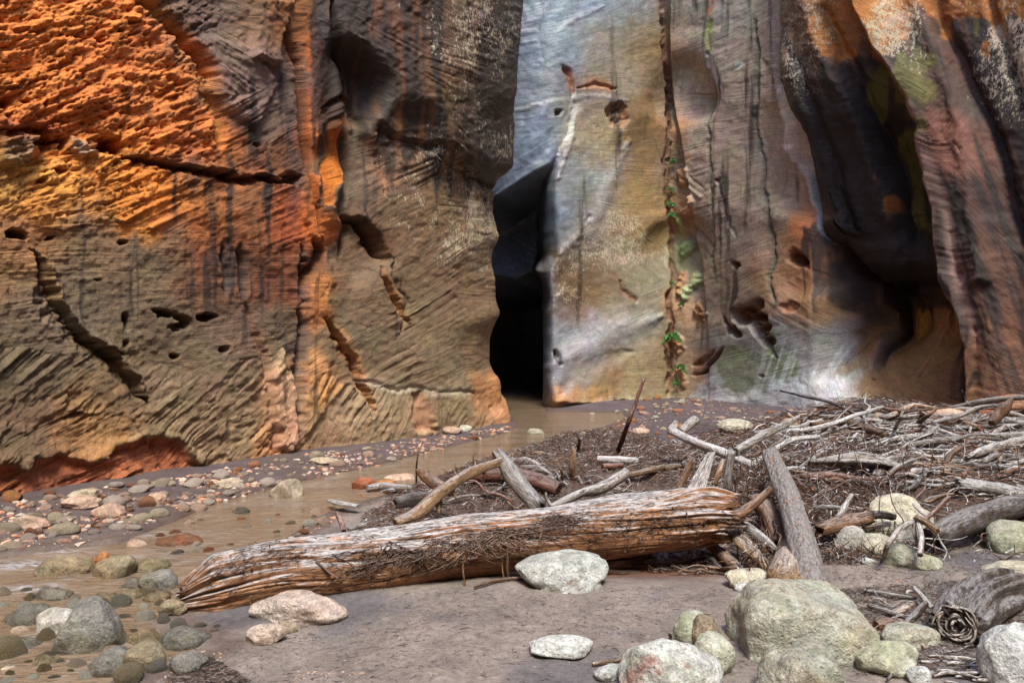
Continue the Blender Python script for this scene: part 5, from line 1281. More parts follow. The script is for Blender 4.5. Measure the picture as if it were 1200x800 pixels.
for (sa, sb, t1, t2, w, m_) in [(.28, .66, 58, 46, .016, 'log'), (.50, .84, 66, 74, .015, 'log'), (.78, .97, 40, 34, .014, 'log')]:
    pts = [on_log(sa + (sb-sa)*q, t1 + (t2-t1)*q, -.008 + .010*math.sin(q*3.1)) for q in np.linspace(0, 1, 9)]
    wood_obj('raised_rib', tube(pts, [w*.3, w, w*1.1, w, w*.3], 60, 9, int(sa*100), ridge=.2), m_, logo)

# ------------------------------------------------------------------ named limbs and logs
S([(903,533,6.45),(922,580,5.75),(940,640,5.1),(952,694,4.68)], [10,13,16,19], 'bark', 'straight bark-covered grey log leaning toward the viewer down the driftwood pile', 'leaning_log', 'log', n=70, k=36, ridge=.03, knob=.05, jag=.2)
S([(919,678,4.72),(926,655,5.2),(930,640,5.6)], [19,18,16], 'tan', 'short log with rounded splintered end beside the foot of the leaning log', 'log_butt', 'log', n=24, k=22, ridge=.1, knob=.1, hollow=-1.2)
# gnarled log with a hollow rotten end
gl_ = S([(1121,732,3.95),(1127,722,4.10),(1142,708,4.35),(1166,698,4.62),(1190,694,4.85)], [27,31,30,27,22], 'dark', 'gnarled stump-like log with a swirled hollow end at lower right', 'gnarled_log', 'log', n=90, k=80, ridge=.13, knob=.16, fcyc=9, jag=.1, hollow=.25, seed=5)
parts = []
tng = (P(1127,722,4.10) - P(1121,732,3.95)); tng /= np.linalg.norm(tng); e1_ = np.cross(tng, [0, 0, 1.]); e1_ /= np.linalg.norm(e1_); e2_ = np.cross(e1_, tng)
for i in range(26):                                     # swirling torn fibres of the rotten end face
    rr_ = .108*math.sqrt((i + 1)/26)*rs.uniform(.93, 1.05); c = P(1121, 732, 3.95) - tng*(.004 + .02*(1 - rr_/.12)*rs.rand())
    a0 = rs.uniform(0, 6); pts = [c + (e1_*math.cos(a)*(1+.13*math.sin(2*a+i*.25)) + e2_*math.sin(a)*(1+.10*math.cos(3*a+i*.2)))*rr_ + tng*.012*math.sin(4*a+i) for a in np.linspace(a0, a0 + rs.uniform(1.2, 3.6), 18)]
    parts.append(tube(pts, [.002, .006, .005, .002], 50, 6, i, ridge=.3))
wood_obj('rotten_rings', parts, 'grey', gl_)
S([(1096,629,5.55),(1130,612,5.75),(1170,600,6.0),(1215,588,6.25)], [13,15,14,11], 'dark', 'thick charred-looking log lying against the right boulder', 'charred_log', 'log', n=44, k=22, jag=.6, ridge=.07)
S([(1126,566,6.6),(1160,571,6.65),(1190,577,6.7),(1215,583,6.7)], [6.5,8,7.5,7], 'white', 'white birch-like log with orange broken end near the right edge', 'pale_log', 'log', k=14, jag=.8)
S([(948,541,7.3),(985,539,7.3),(1022,540,7.3),(1050,546,7.25),(1068,554,7.2)], [3,9,12,10,3], 'grey', 'broad curved slab of ringed wood on the middle of the right pile', 'curved_slab', 'log', n=40, k=18, ridge=.2, flat=.7)
S([(724,531),(735,498,8.35),(744,474,8.35),(755,443,8.4)], [3.2,2.9,2.6,1.9], 'red', 'tall reddish stick standing upright in the bark heap', 'upright_stick', 'stick', knob=.12)
S([(672,562),(671,545,6.9),(673,528,6.9)], [4.2,4,2.2], 'tan', 'short orange-brown stub standing left in the bark heap', 'upright_stub', 'stick', jag=1.)
S([(678,524),(679,515,7.6),(676,505,7.6)], [2.2,2,1.4], 'brown', 'thin brown twig standing behind the short stub', 'upright_twig', 'stick')
S([(488,562),(488,545,6.6),(490,530,6.6),(496,517,6.6)], [1.3,1.2,1.1,.8], 'brown', 'thin curved twig standing at the left end of the debris', 'upright_twig', 'stick')
S([(660,560),(657,550,6.8),(652,538,6.8)], [1.6,1.4,1.], 'tan', 'slender leaning twig left of the short stub', 'upright_twig', 'stick')
S([(463,612,5.75),(490,600,5.85),(515,578,5.95),(548,556,6.05),(590,540,6.1)], [6,7.5,7,6,4.5], 'tan', 'forked tan branch rising from behind the great log', 'forked_branch', n=44, k=14, knob=.1, twigs=[(.42, .05, -.1, -1, .14, .7), (.55, .4, 0, -.9, .12, .5), (.8, .6, .1, -.4, .12, .5), (.3, .2, -.2, -1, .08, .6)])
S([(586,534,6.15),(600,556,6.05),(615,576,5.95),(630,592,5.85)], [6,9,10,10], 'grey', 'thick grey stub crossing the tip of the forked branch', 'grey_stub', n=30, k=16, jag=.7)
S([(545,568),(590,566),(630,574),(655,582)], [9,11,11,9], 'red', 'dark reddish log half buried behind the grey stub', 'buried_log', 'log', n=40, k=18, lift=.02, ridge=.1)
S([(600,542),(622,544),(640,556),(650,566)], [3,5,5,3], 'white', 'pale root curling beside the buried reddish log', 'pale_root', 'root', n=30)
S([(610,550),(632,552),(652,564)], [3,5,3], 'grey', 'grey root under the pale curling root', 'grey_root', 'root')
S([(490,549,6.5),(500,560,6.45),(515,570,6.4),(530,576,6.35)], [4,6,7,6], 'brown', 'short bent brown limb at the left of the debris', 'bent_limb')
S([(430,577),(447,575),(465,577),(485,578)], [4,7,6,4], 'grey', 'grey brown log piece at the water edge', 'log_piece', 'log', flat=.7, lift=.03)
S([(468,588,6.0),(485,585,6.05),(508,583,6.1)], [9,11,8], 'dark', 'dark soaked block of wood under the forked branch', 'soaked_block', 'log', flat=.8, jag=.6)
S([(386,595),(402,599),(420,602)], [4,7,5], 'pinky' if 'pinky' in MW else 'white', 'flat pale board at the water edge left of the debris', 'flat_board', 'board', flat=.35, lift=.05)
S([(403,622,5.7),(399,610,5.75),(394,600,5.8)], [3,3,2.5], 'red', 'short reddish prop under the flat pale board', 'prop_stick', 'stick')
S([(408,622),(440,612),(462,606)], [2.5,2.5,2], 'grey', 'thin grey stick in front of the soaked block', 'thin_stick', 'stick')
S([(645,594,5.75),(680,578,5.9),(708,570,6.0),(735,553,6.15)], [3.5,5.5,6.5,5.5], 'grey', 'grey stick slanting up behind the middle of the great log', 'slanting_stick', 'branch', n=30)
S([(700,545),(722,546),(746,547)], [4,4.5,4], 'white', 'short pale branch on the bark heap', 'short_branch', lift=.04)
S([(735,566),(765,558),(800,552)], [3.5,4.5,3], 'tan', 'pale tan branch along the crest behind the log', 'crest_branch', lift=.04)
S([(706,552),(730,550)], [4,3], 'red', 'short reddish piece behind the pale branch', 'short_piece', lift=.02)
S([(786,504,8.6),(815,518,8.2),(850,532,7.7),(884,546,7.3)], [5,5.5,5,4], 'white', 'long white bleached pole slanting down from the far sand', 'bleached_pole', 'pole', n=30, twigs=[(.02, .5, .1, .85, .12, 1.), (.3, .8, 0, .6, .06, .5)])
S([(798,506,8.5),(806,499,8.6),(815,491,8.7)], [5,5,5.5], 'grey', 'stubby fork at the top of the white pole', 'stubby_fork')
S([(862,528,7.5),(890,512,7.7),(915,500,7.8),(936,489,7.9)], [4,5,4.5,3], 'grey', 'grey branch rising toward the pale cliff foot', 'rising_branch', n=30, twigs=[(.5, .5, 0, .6, .15, .5)])
S([(882,545,7.3),(905,528,7.5),(930,515,7.6),(960,512,7.7)], [3,3.5,3.5,2.5], 'white', 'arched pale branch beside the rising grey branch', 'arched_branch', n=30)
S([(852,572,5.95),(854,552,5.95),(857,531,5.95)], [4.5,4.5,4], 'grey', 'upright grey stub left of the leaning log', 'grey_post', 'stick', jag=.8)
S([(796,572,5.95),(803,556,5.98),(810,541,6.0)], [4.5,4.5,3.5], 'brown', 'brown stub leaning behind the right end of the great log', 'brown_stub', 'stick', jag=.8)
S([(838,566,5.9),(843,552,5.9),(847,540,5.95)], [3,3,2.5], 'tan', 'tan splinter between the grey board and the grey stub', 'splinter', 'stick', jag=.8)
# leaning grey board
def board(c4, thick, mat, label, name='grey_board', cat='board', D=None):
    q = [P(*c) for c in c4]; parts = []
    a, b, c, d = q; n_ = np.cross(b-a, d-a); n_ /= np.linalg.norm(n_)
    if n_[1] > 0: n_ = -n_
    NU, NVV = 14, 8; V = []; g = []
    for side in (0, 1):
        for i in range(NU):
            for j in range(NVV):
                u, v = i/(NU-1), j/(NVV-1)
                e = (a*(1-u)+b*u)*(1-v) + (d*(1-u)+c*u)*v
                ed = .012*noise3(u*5., v*5., side+3.)
                V.append(e + n_*(thick*(.5 if side == 0 else -.5) + ed*.3) + (b-a)*ed*(.8)); g.append([v*np.linalg.norm(d-a), u*np.linalg.norm(b-a), side*.02])
    f = grid_faces(NU, NVV); m = NU*NVV; qs = [f, f[:, ::-1] + m]
    ring = [i*NVV for i in range(NU)] + [(NU-1)*NVV + j for j in range(1, NVV)] + [i*NVV + NVV-1 for i in range(NU-2, -1, -1)] + [j for j in range(NVV-2, 0, -1)]
    qs.append(np.array([[ring[i], ring[(i+1) % len(ring)], ring[(i+1) % len(ring)]+m, ring[i]+m] for i in range(len(ring))]))
    V = np.array(V); base = np.array([*V[:, :2].mean(0), V[:, 2].min()])
    me = mesh_np(name, V - base, np.vstack(qs), False, {'gv': np.array(g)})
    return tag(link(name, me, MW[mat], None, base), label, cat)
board([(805,572,5.85),(826,574,5.85),(838,530,6.05),(828,531,6.05)], .03, 'grey', 'flat grey board leaning up behind the right end of the great log')
board([(764,668,5.6),(778,672,5.55),(787,640,5.8),(776,638,5.8)], .03, 'grey', 'dark bluish board standing in the hollow under the great log')
board([(741,660,5.7),(752,662,5.7),(754,640,5.85),(743,640,5.85)], .02, 'dark', 'small dark board left of the bluish board under the great log')
S([(850,600,5.5),(880,620,5.4),(905,640,5.3),(912,650,5.3)], [4,5,5,3], 'white', 'pale stick beside the right end of the great log', 'pale_stick', 'stick')
S([(858,603,5.4),(868,600,5.4),(885,588,5.45),(903,572,5.5)], [5,6,5.5,4], 'brown', 'brown bent branch right of the end of the great log', 'bent_branch')
S([(862,626,5.5),(875,640,5.35),(890,655,5.25),(897,665,5.2)], [8,9,7,3.5], 'tan', 'splintered tan stake pointing down right of the great log', 'splintered_stake', 'stick', jag=.5)
S([(828,634,5.7),(850,654,5.45),(872,674,5.25)], [6,7,5], 'brown', 'brown stake slanting out from under the end of the great log', 'slanting_stake', 'stick', jag=.6)
S([(855,648,5.5),(868,665,5.3),(875,678,5.2)], [2,2.2,1.8], 'white', 'thin white stick beside the slanting stake', 'thin_stick', 'stick')
S([(885,585,6.0),(905,610,5.8),(915,640,5.6)], [10,12,11], 'brown', 'thick brown log behind the leaning bark log', 'brown_log', 'log', n=24, k=14)
for i, (a, b, rr_, mt, lb) in enumerate([((690,651,5.5),(728,646,5.6),7,'tan','uppermost of the broken chunks wedged under the great log'),((715,655,5.5),(760,651,5.6),5.5,'brown','brown chunk second from the top of those under the great log'),((700,662,5.45),(735,660,5.5),6,'tan','stubby chunk in the middle of those under the great log'),((712,670,5.4),(748,672,5.45),5,'brown','lowest brown chunk beside the mud-patched boulder'),((735,655,5.6),(762,658,5.65),4.5,'tan','splintered light chunk end pointing right under the great log'),((690,668,5.6),(715,656,5.7),10,'dark','dark thick chunk behind the mud-patched boulder')]):
    S([a, ((a[0]+b[0])/2, (a[1]+b[1])/2+1, (a[2]+b[2])/2), b], [rr_*.8, rr_, rr_*.7], mt, lb, 'broken_chunk', 'log', jag=.9, group='broken chunks wedged under the great log', ridge=.15)
# curved root in front of the right stones
S([(1035,657),(1040,640,5.1),(1052,622,5.2),(1068,612,5.3),(1088,607,5.5)], [2.2,3,3,2.8,2], 'grey', 'curved grey root arching over the right stone cluster', 'arched_root', 'root', n=36, twigs=[(.75, .1, -.3, -1., .18, 1.2)])
S([(1078,650,5.1),(1080,630,5.2),(1076,612,5.3)], [3.5,3.2,2.5], 'grey', 'pale grey stem standing among the right stones', 'upright_root', 'root')
S([(1074,606,5.3),(1086,612,5.25),(1097,621,5.2)], [3,3.5,3], 'tan', 'short orange-brown stick at the crossing above the right stones', 'crossing_stick', 'stick', jag=.6)
S([(1080,612,5.4),(1096,598,5.5),(1112,582,5.6)], [3,3,2.5], 'red', 'dark red stick slanting up to the right above the stone cluster', 'red_stick', 'stick')
S([(1070,590,5.7),(1080,600,5.6),(1088,606,5.5)], [1.6,1.8,1.6], 'white', 'thin white stick beside the dark red stick', 'thin_stick', 'stick')
S([(963,622,5.6),(990,614,5.7),(1015,608,5.8)], [8,9,8], 'brown', 'brown broken beam left of the big cream boulder', 'broken_beam', 'log', jag=.8, ridge=.2)
S([(1010,607,5.8),(1030,603,5.9),(1048,606,5.95)], [4,5,4], 'dark', 'dark splintered limb on top of the cream boulder', 'dark_limb')
S([(953,594,6.1),(975,594,6.1),(996,596,6.1)], [2,2.5,2], 'grey', 'pale horizontal stick over the brown broken beam', 'pale_stick', 'stick')
S([(980,612,5.8),(988,596,6.0),(998,580,6.2)], [3,3.5,3], 'grey', 'grey stick standing left of the cream boulder', 'standing_stick', 'stick')
# far right end of the pile
S([(1162,496,9.0),(1168,488,9.1),(1178,478,9.1),(1187,466,9.1)], [4,6,5,1.5], 'brown', 'curled brown root end rising at the far right of the pile', 'curled_root', 'root')
S([(960,494),(1010,494),(1060,495),(1140,494)], [2.2,3,3,2.2], 'grey', 'long grey pole along the back of the driftwood pile', 'long_pole', 'pole', lift=.05)
S([(1062,530),(1100,524),(1150,520),(1215,516)], [3,5,5,4], 'grey', 'long grey beam across the right side of the pile', 'long_beam', 'pole', lift=.05, n=34)
S([(1130,546),(1160,536),(1190,526),(1215,518)], [2.5,5,5,4], 'grey', 'bluish grey branch running off the right edge', 'grey_branch', lift=.06)
S([(1135,548),(1150,540),(1168,532)], [2.5,3.5,2.5], 'white', 'white stick at the right of the pile', 'white_stick', 'stick', lift=.1)
S([(1060,524),(1085,518),(1100,508)], [1.5,2.2,1.5], 'white', 'thin white forked twig above the curved slab', 'white_twig', 'stick', lift=.08, twigs=[(.5, -.6, 0, .8, .1, .6)])
S([(950,505),(985,502),(1015,510),(1040,520)], [3,5,5,4], 'brown', 'broad brown limb at the upper middle of the pile', 'brown_limb', lift=.06)
S([(1048,505),(1054,492,8.5),(1058,482,8.5)], [2,2,1.4], 'white', 'white twig standing at the crest of the pile', 'crest_twig', 'stick')
S([(1072,500),(1086,488,9.0),(1096,480,9.0)], [3,3,2], 'brown', 'brown twig pair sticking up at the crest of the pile', 'crest_twig', 'stick')
S([(935,560),(950,548),(968,535),(978,528)], [1.8,2,2,1.6], 'white', 'thin white stick left of the curved slab', 'white_stick', 'stick', lift=.07)
S([(1098,545),(1108,560),(1120,552)], [2.5,3,2], 'tan', 'curved tan hook of wood at the right', 'wood_hook', 'root', lift=.05)
S([(1120,575),(1128,560,6.6),(1135,548,6.7)], [3,3,2], 'red', 'dark red splinter above the white birch-like log', 'red_splinter', 'stick')
# foreground bits by the gnarled log
S([(1012,697),(1035,700),(1052,703),(1074,706)], [1.8,2,2,1.6], 'grey', 'thin grey stick on the sand behind the gnarled log', 'thin_stick', 'stick', lift=.02)
S([(1018,715),(1040,722),(1063,729)], [2.5,3,2.5], 'grey', 'brownish grey stick left of the gnarled log', 'grey_stick', 'stick', lift=.02)
S([(1057,736,4.2),(1070,722,4.3),(1085,706,4.4)], [3.5,4,3.5], 'dark', 'dark grey stick propped against the gnarled log', 'propped_stick', 'stick')
S([(1072,689,4.6),(1082,700,4.5),(1092,712,4.4)], [3,3,3], 'white', 'short white stick touching the gnarled log', 'white_stick', 'stick', jag=.6)
S([(1043,722),(1056,716),(1070,708)], [3,6,4], 'tan', 'flat tan splinter on the sand left of the gnarled log', 'flat_splinter', 'board', flat=.4)
S([(1026,736),(1040,735),(1056,734)], [6,8,6], 'brown', 'brown rotten chunk left of the gnarled log', 'rotten_chunk', 'log')
S([(1040,802),(1058,786),(1080,772)], [1.5,1.6,1.2], 'grey', 'thin grey twig beside the slanting green stone', 'thin_twig', 'stick', lift=.02)
S([(1073,750),(1079,756),(1084,762)], [1.2,1.3,1.], 'tan', 'tiny tan twig above the slanting green stone', 'tiny_twig', 'stick', lift=.01)
S([(785,751),(797,747),(808,742)], [3,3.5,2.5], 'dark', 'short dark stick between stones of the foreground cluster', 'dark_stick', 'stick', lift=.02)
S([(694,782),(712,778),(730,776)], [2,2.5,2], 'tan', 'small tan stick above the small flat white stone', 'tan_stick', 'stick', lift=.01)
S([(556,692),(580,684),(620,681),(660,686),(690,690)], [1.6,2,1.8,1.5,1], 'brown', 'long thin root trailing over the sand in front of the mud-patched boulder', 'trailing_root', 'root', lift=.015, n=36, twigs=[(.45, .9, 0, .1, .16, .6), (.6, .8, -.3, .1, .12, .6)])
S([(620,684),(650,692),(675,694)], [1.2,1.5,1.], 'brown', 'thin root fragment below the trailing root', 'root_fragment', 'root', lift=.01)
S([(246,706,4.55),(243,690,4.55)], [0.1,0.1], 'brown', 'x') if False else None
S([(795,800),(1,1)], [1,1], 'brown', 'x') if False else None
# bent strand over the mud-patched boulder
S([(651,668,5.0),(653,658,5.05),(662,652,5.15),(678,650,5.3)], [1.,1.4,2,3], 'grey', 'curved strand of root arching over the mud-patched boulder', 'root_strand', 'root')
# root tangle bottom right
tw = []
for i in range(46):
    x0 = rs.uniform(1078, 1215); y0 = rs.uniform(765, 800); a = np.array(G(x0, y0)); ang = rs.uniform(-.6, .9); L_ = rs.uniform(.08, .30)
    pts = [a + [0, 0, .01]]
    for k_ in range(1, 5):
        ang += rs.normal()*.5; pts.append(pts[-1] + np.array([math.cos(ang), math.sin(ang)*.6, rs.normal()*.12])*L_/4)
    w = rs.uniform(.003, .011); pts = [np.array([q[0], q[1], max(q[2], zg1(q[0], q[1]) + w*.6)]) for q in pts]
    tw.append(tube(pts, [w*.6, w, w*.5], 16, 6, i))
tag(wood_obj('root_tangle', tw, 'grey'), 'matted tangle of grey curling roots in front of the gnarled log', 'roots')

# ------------------------------------------------------------------ the many sticks of the pile, one object each
def pile_height(x, y): return zg1(x, y)
def pile_stick(px, py, L_, w, ang, mat, seed, label, group, tilt=0.0, layer=.03):
    x, y, z = G(px, py); q = random.Random(seed); n_ = 5; pts = []
    bx = q.choice([0, 0, q.uniform(-.18, .18)])*L_
    for i in range(n_):
        t_ = i/(n_-1) - .5
        xx = x + math.cos(ang)*t_*L_ - math.sin(ang)*bx*(4*t_*t_); yy_ = y + math.sin(ang)*t_*L_ + math.cos(ang)*bx*(4*t_*t_)
        pts.append([xx, yy_, 0])
    hs = [zg1(a[0], a[1]) for a in pts]; base_ = max(np.mean(hs), 0)
    for i, a in enumerate(pts):
        t_ = i/(n_-1) - .5
        a[2] = max(.5*hs[i] + .5*base_ + tilt*(t_+.5)*L_, hs[i]) + w*.7 + layer*q.random() + q.uniform(-.02, .02)*min(1, L_*2)
        a[0] += q.uniform(-.03, .03)*L_; a[1] += q.uniform(-.06, .06)*L_
    o = wood_obj('driftwood_stick', tube([np.array(a) for a in pts], [w*q.uniform(.5, .9), w, w*.9, w*q.uniform(.3, .7)], 14, 7, seed, jag=.8, ridge=.10, knob=.1), mat)
    word = {'grey': 'grey', 'white': 'white bleached', 'tan': 'tan', 'brown': 'brown', 'dark': 'dark', 'red': 'reddish'}[mat]
    size = 'thick' if w > .018 else ('thin' if w < .009 else 'medium')
    tag(o, None, 'stick'); register(o, px, py, f'{size} {word} stick', 'driftwood sticks ' + group)
def pile_zone(poly, n, Lr, wr, mats, label, group, seed, angsd=.5, updown=.12):
    r_ = random.Random(seed); c = 0; xs = [a[0] for a in poly]; ys = [a[1] for a in poly]
    while c < n:
        px, py = r_.uniform(min(xs), max(xs)), r_.uniform(min(ys), max(ys))
        if not bool(inside(np.array([px]), np.array([py]), poly)[0]): continue
        ang = r_.gauss(0, angsd) if r_.random() < .75 else r_.uniform(0, math.pi)
        tilt = r_.choice([0, 0, 0, r_.uniform(-.35, .35), r_.uniform(.5, 1.3)*updown*4 if r_.random() < .4 else 0])
        L_ = Lr[0] + (Lr[1]-Lr[0])*r_.random()**1.7
        if L_ > .6: tilt = max(-.12, min(.2, tilt))
        pile_stick(px, py, L_, (wr[0] + (wr[1]-wr[0])*r_.random()**2.2), ang, r_.choice(mats), seed*1000 + c, label, group, tilt, .06)
        c += 1
mm_ = ['grey', 'grey', 'white', 'tan', 'brown', 'grey', 'grey', 'dark', 'white', 'red', 'brown', 'white']
pile_zone([(930,492),(1060,484),(1200,484),(1210,520),(930,520)], 88, (.35, 1.7), (.010, .042), mm_, 'along the back of the right driftwood pile', 'along the back of the right pile', 21)
pile_zone([(900,520),(1210,515),(1210,560),(940,575)], 76, (.25, 1.2), (.008, .036), mm_, 'in the middle of the right driftwood pile', 'in the middle of the right pile', 22)
pile_zone([(950,565),(1100,560),(1210,570),(1210,610),(1110,610),(1050,590),(990,605),(950,600)], 34, (.15, .7), (.005, .022), mm_, 'on the front slope of the right driftwood pile', 'on the front slope of the right pile', 23)
pile_zone([(780,520),(905,510),(905,560),(860,590),(780,560)], 34, (.15, .8), (.005, .02), mm_, 'between the great log and the leaning log', 'between the great log and the leaning log', 24)
pile_zone([(440,575),(540,555),(700,560),(790,570),(780,580),(600,600),(450,615)], 30, (.12, .6), (.004, .018), mm_, 'in the debris behind the great log', 'in the debris behind the great log', 25)
pile_zone([(770,650),(880,650),(880,675),(790,680)], 12, (.12, .5), (.005, .02), ['brown', 'dark', 'tan', 'brown'], 'in the dark hollow under the great log', 'in the hollow under the great log', 26)
pile_zone([(960,700),(1090,700),(1080,745),(1020,750)], 10, (.06, .25), (.003, .008), mm_, 'on the sand between the largest boulder and the gnarled log', 'near the gnarled log', 27)

# ------------------------------------------------------------------ bark shreds and twigs nobody could count
def litter(name, zones, label, cat, seed, colsel):
    rs = np.random.RandomState(seed); C0 = []; C1 = []; W = []; CC = []
    for poly, n, L0, L1, w0, w1, up, lift in zones:
        q = rand_in(poly, n, rs); z = zground(q[:, 0], q[:, 1])
        k = z > -.005; q = q[k]; z = z[k]; n = len(q)
        a = np.where(rs.rand(n) < .5, rs.normal(0, .6, n), rs.uniform(0, math.pi, n)); e = rs.normal(0, up, n)
        Ln = L0 + (L1-L0)*rs.rand(n)**2.2; d = np.stack([np.cos(a)*np.cos(e), np.sin(a)*np.cos(e), np.sin(e)], -1)
        c = np.stack([q[:, 0], q[:, 1], z + lift*rs.rand(n)**1.5 + .003], -1)
        C0.append(c - d*Ln[:, None]/2); C1.append(c + d*Ln[:, None]/2); W.append(w0 + (w1-w0)*rs.rand(n)**2); CC.append(colsel[rs.randint(len(colsel), size=n)]*rs.uniform(.6, 1.25, n)[:, None])
    C0 = np.vstack(C0); C1 = np.vstack(C1); W = np.concatenate(W)[:, None]; CC = np.vstack(CC); n = len(C0)
    d = C1 - C0; d /= np.linalg.norm(d, axis=1)[:, None]; r_ = rs.normal(size=(n, 3)); a = np.cross(d, r_); a /= np.linalg.norm(a, axis=1)[:, None]; b = np.cross(d, a)
    mid = (C0 + C1)/2 + a*rs.normal(0, .10, n)[:, None]*np.linalg.norm(C1-C0, axis=1)[:, None]
    V = []
    for c, s_ in ((C0, .7), (mid, 1.), (C1, .45)):
        for an in (0, 2.09, 4.19): V.append(c + (a*math.cos(an) + b*math.sin(an)*.6)*W*s_)
    V = np.stack(V, 1)                                   # n,9,3
    f = []
    for rr_ in (0, 3):
        for j in range(3): f.append([rr_+j, rr_+(j+1) % 3, rr_+3+(j+1) % 3, rr_+3+j])
    f = np.array(f); Fa = (f[None] + (np.arange(n)*9)[:, None, None]).reshape(-1, 4)
    me = mesh_np(name, V.reshape(-1, 3), Fa, False, {'col': np.repeat(CC, 9, 0)})
    return tag(link(name, me, M_LITTER), label, cat, kind='stuff')
def tangle(zones, label, seed, matn):
    rs = np.random.RandomState(seed); parts = []
    for poly, n, L0, L1, w0, w1, lift, up in zones:
        for x, y in rand_in(poly, n, rs):
            L_ = L0 + (L1-L0)*rs.rand()**1.8; a = rs.uniform(0, 6.28); e = rs.normal(0, up); p_ = np.array([x, y, zg1(x, y) + lift*rs.rand()]); pts = [p_]
            for k_ in range(4):
                a += rs.normal()*.55; e += rs.normal()*.35
                p_ = p_ + np.array([math.cos(a)*math.cos(e), math.sin(a)*math.cos(e), math.sin(e)])*L_/4; pts.append(p_)
            for q in pts: q[2] = max(q[2], 0.0)
            w = w0 + (w1-w0)*rs.rand()**2; parts.append(tube(pts, [w, w*.9, w*.35], 8, 4, rs.randint(9999), ridge=.05, knob=.05))
    o = wood_obj('root_thicket', parts, matn); return tag(o, label, 'roots', kind='stuff')
RM = wpoly([(935,552),(1060,548),(1075,592),(1030,604),(985,612),(945,608)], .35); RL = wpoly([(425,585),(520,560),(690,572),(700,590),(560,606),(440,618)], .2); RE = wpoly([(850,560),(915,560),(925,650),(870,655)], .3)
RA = wpoly([(780,515),(1000,500),(1200,500),(1205,600),(1090,600),(930,560),(860,570)], .5)
tangle([(RM, 560, .06, .34, .002, .008, .16, .6), (RE, 480, .06, .3, .002, .008, .2, .7), (RL, 200, .05, .24, .0015, .006, .10, .5), (RA, 520, .08, .5, .002, .008, .10, .35)], 'thicket of dark curling roots knotted through the driftwood heaps', 71, 'brown')
tangle([(RM, 120, .06, .3, .002, .006, .18, .6), (RA, 420, .08, .6, .002, .008, .12, .3), (RE, 80, .06, .3, .002, .006, .2, .6), (RL, 90, .05, .24, .0015, .005, .10, .5)], 'thicket of pale curling roots knotted through the driftwood heaps', 72, 'white')
wc = np.array([lin(c) for c in [(70,50,40),(96,66,50),(58,46,42),(120,86,64),(84,74,72),(160,150,148),(110,70,46),(140,120,110),(54,38,30),(190,182,180),(48,36,30)]])
dark_wc = np.array([lin(c) for c in [(60,50,48),(84,64,54),(50,42,40),(96,80,72),(74,58,50),(130,118,112)]])
litter('bark_litter', [(PILE_R, 42000, .02, .17, .0012, .0055, .35, .05), (PILE_L, 30000, .015, .13, .001, .0045, .4, .05),
   (wpoly([(600,540),(640,522),(700,515),(790,520),(790,545),(700,548),(620,560)], .3), 16000, .02, .09, .0012, .004, .6, .05),
   (wpoly([(940,560),(1060,555),(1090,600),(1000,612),(950,610)], .4), 7000, .03, .16, .0015, .006, .8, .08),
   (PILE_R, 8500, .06, .42, .003, .010, .22, .08), (PILE_L, 2600, .05, .22, .002, .007, .3, .05),
   (wpoly([(740,640),(900,636),(900,672),(760,668)], .05), 2600, .02, .12, .001, .005, .5, .04)], 'deep litter of bark shreds and twigs covering the heaps', 'litter', 5, wc)
litter('twig_litter', [(wpoly([(260,740),(480,690),(960,690),(1010,730),(850,800),(200,800)], .1), 3800, .006, .05, .0006, .0022, .1, .003),
   (wpoly([(980,690),(1210,680),(1210,800),(1000,800)], .1), 6500, .01, .08, .0008, .003, .3, .012), (wpoly([(880,650),(1200,640),(1200,700),(900,700)], .1), 2600, .008, .06, .0007, .0025, .15, .006),
   (wpoly([(205,745),(262,760),(330,800),(190,800)], .1), 2200, .01, .07, .0008, .003, .2, .008), (wpoly([(780,500),(960,498),(960,515),(800,520)], .1), 1500, .02, .15, .002, .005, .2, .02)], 'fine dark twigs strewn over the sand', 'twigs', 6, dark_wc)

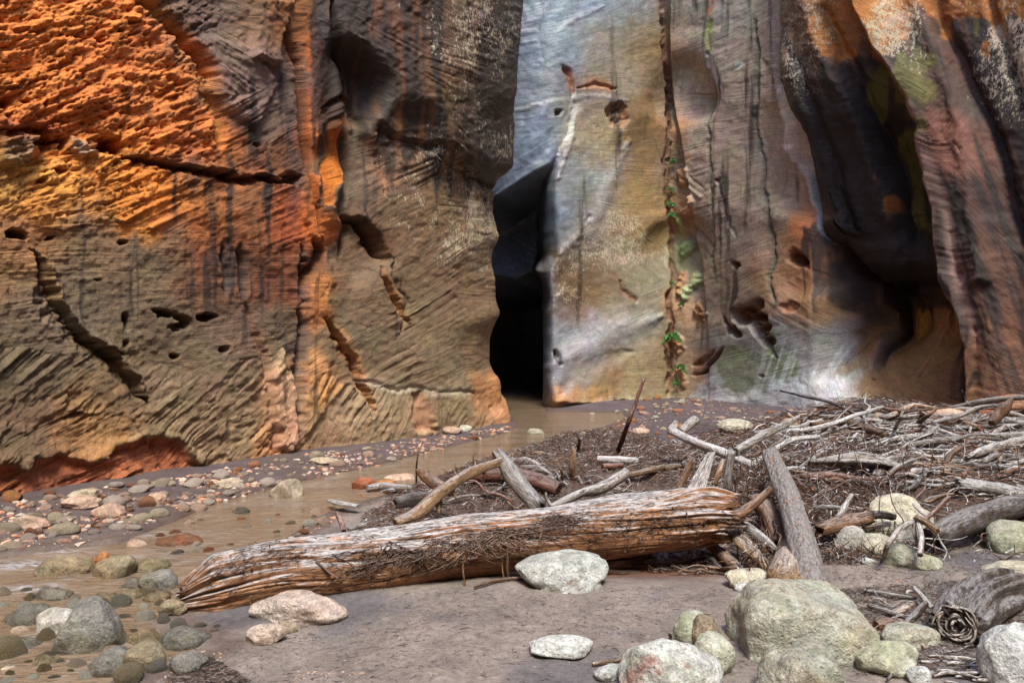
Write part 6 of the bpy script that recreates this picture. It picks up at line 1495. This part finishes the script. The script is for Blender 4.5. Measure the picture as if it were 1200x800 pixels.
# ================================================================== PLANTS ON THE WALL
def wall_point(w, u, v, off=.03):
    j = np.argmin(np.abs(w.U[0] - u)); i = np.argmin(np.abs(w.V[:, j] - v)); h = w.h[i, j] + off
    return np.array([w.X[i, j] + w.N[j, 0]*h, w.Y[i, j] + w.N[j, 1]*h, w.Z[i, j]]), np.array([w.N[j, 0], w.N[j, 1], 0])
def fern(u, v, size, n, label, seed):
    rs = np.random.RandomState(seed); c, nn_ = wall_point(C, u, v, .05); side = np.array([-nn_[1], nn_[0], 0])
    root = bpy.data.objects.new('wall_fern', None); scene.collection.objects.link(root); root.location = c; tag(root, label, 'plant')
    V = []; Fa = []; ST = []
    for i in range(n):
        a = rs.uniform(-1.4, 1.4); L_ = 1.25*size*rs.uniform(.4, 1.15); d = side*math.sin(a)*.8 + np.array([0, 0, math.cos(a)*.6 - .3]) + nn_*rs.uniform(.4, 1.0); d /= np.linalg.norm(d)
        pts = [np.zeros(3), d*L_*.5 + [0, 0, .06*L_], d*L_ + [0, 0, -.35*L_]]
        ST.append(tube(pts, [.004, .002], 6, 4, i)); pp = smooth_path(pts, 9); sd_ = np.cross(d, nn_); sd_ /= np.linalg.norm(sd_)+1e-6
        for k_ in range(2, 9):
            for s_ in (-1, 1):
                b = pp[k_]; w_ = L_*.30*(1.1-k_/10); t_ = b + (sd_*s_ + d*.4)*w_ + rs.normal(size=3)*.01; m_ = (b+t_)/2; o_ = np.cross(t_-b, nn_)*.38
                j = len(V); V += [b, m_+o_, t_, m_-o_ + nn_*.01]; Fa.append([j, j+1, j+2, j+3])
    me = mesh_np('leaves', np.array(V), np.array(Fa), False); link('leaves', me, M_LEAF, root)
    v_, f_, g_ = merge(ST); link('stems', mesh_np('stems', v_, f_, True, {'gv': g_}), M_LEAF, root)
fern(789,190,.16,12,'green fern highest in the crease of the back wall',1)
fern(785,222,.15,12,'small hanging fern just below the highest one',2)
fern(785,240,.17,14,'hanging fern in the middle of the upper three in the crease',3)
fern(787,252,.15,10,'lowest of the three close green ferns in the upper crease',4)
fern(787,332,.11,9,'tiny fern halfway down the crease of the back wall',5)
fern(800,357,.12,8,'sparse fern right of the crease above the bushiest fern',6)
fern(788,396,.28,30,'bushiest bright green fern low in the crease of the back wall',7)
fern(797,430,.22,14,'spreading fern below the bushiest one',8)
fern(794,449,.16,12,'lowest green fern just above the rubble at the wall foot',9)
# rubble heap at the foot of the crease
scatter([(735,470),(775,462),(800,464),(830,474),(800,482),(740,480)], 14, (6,13), ['pink','red','tan','orange'], 'stone in the rubble heap below the ferns', 'stones in the rubble heap below the ferns', 12)

finish_labels()
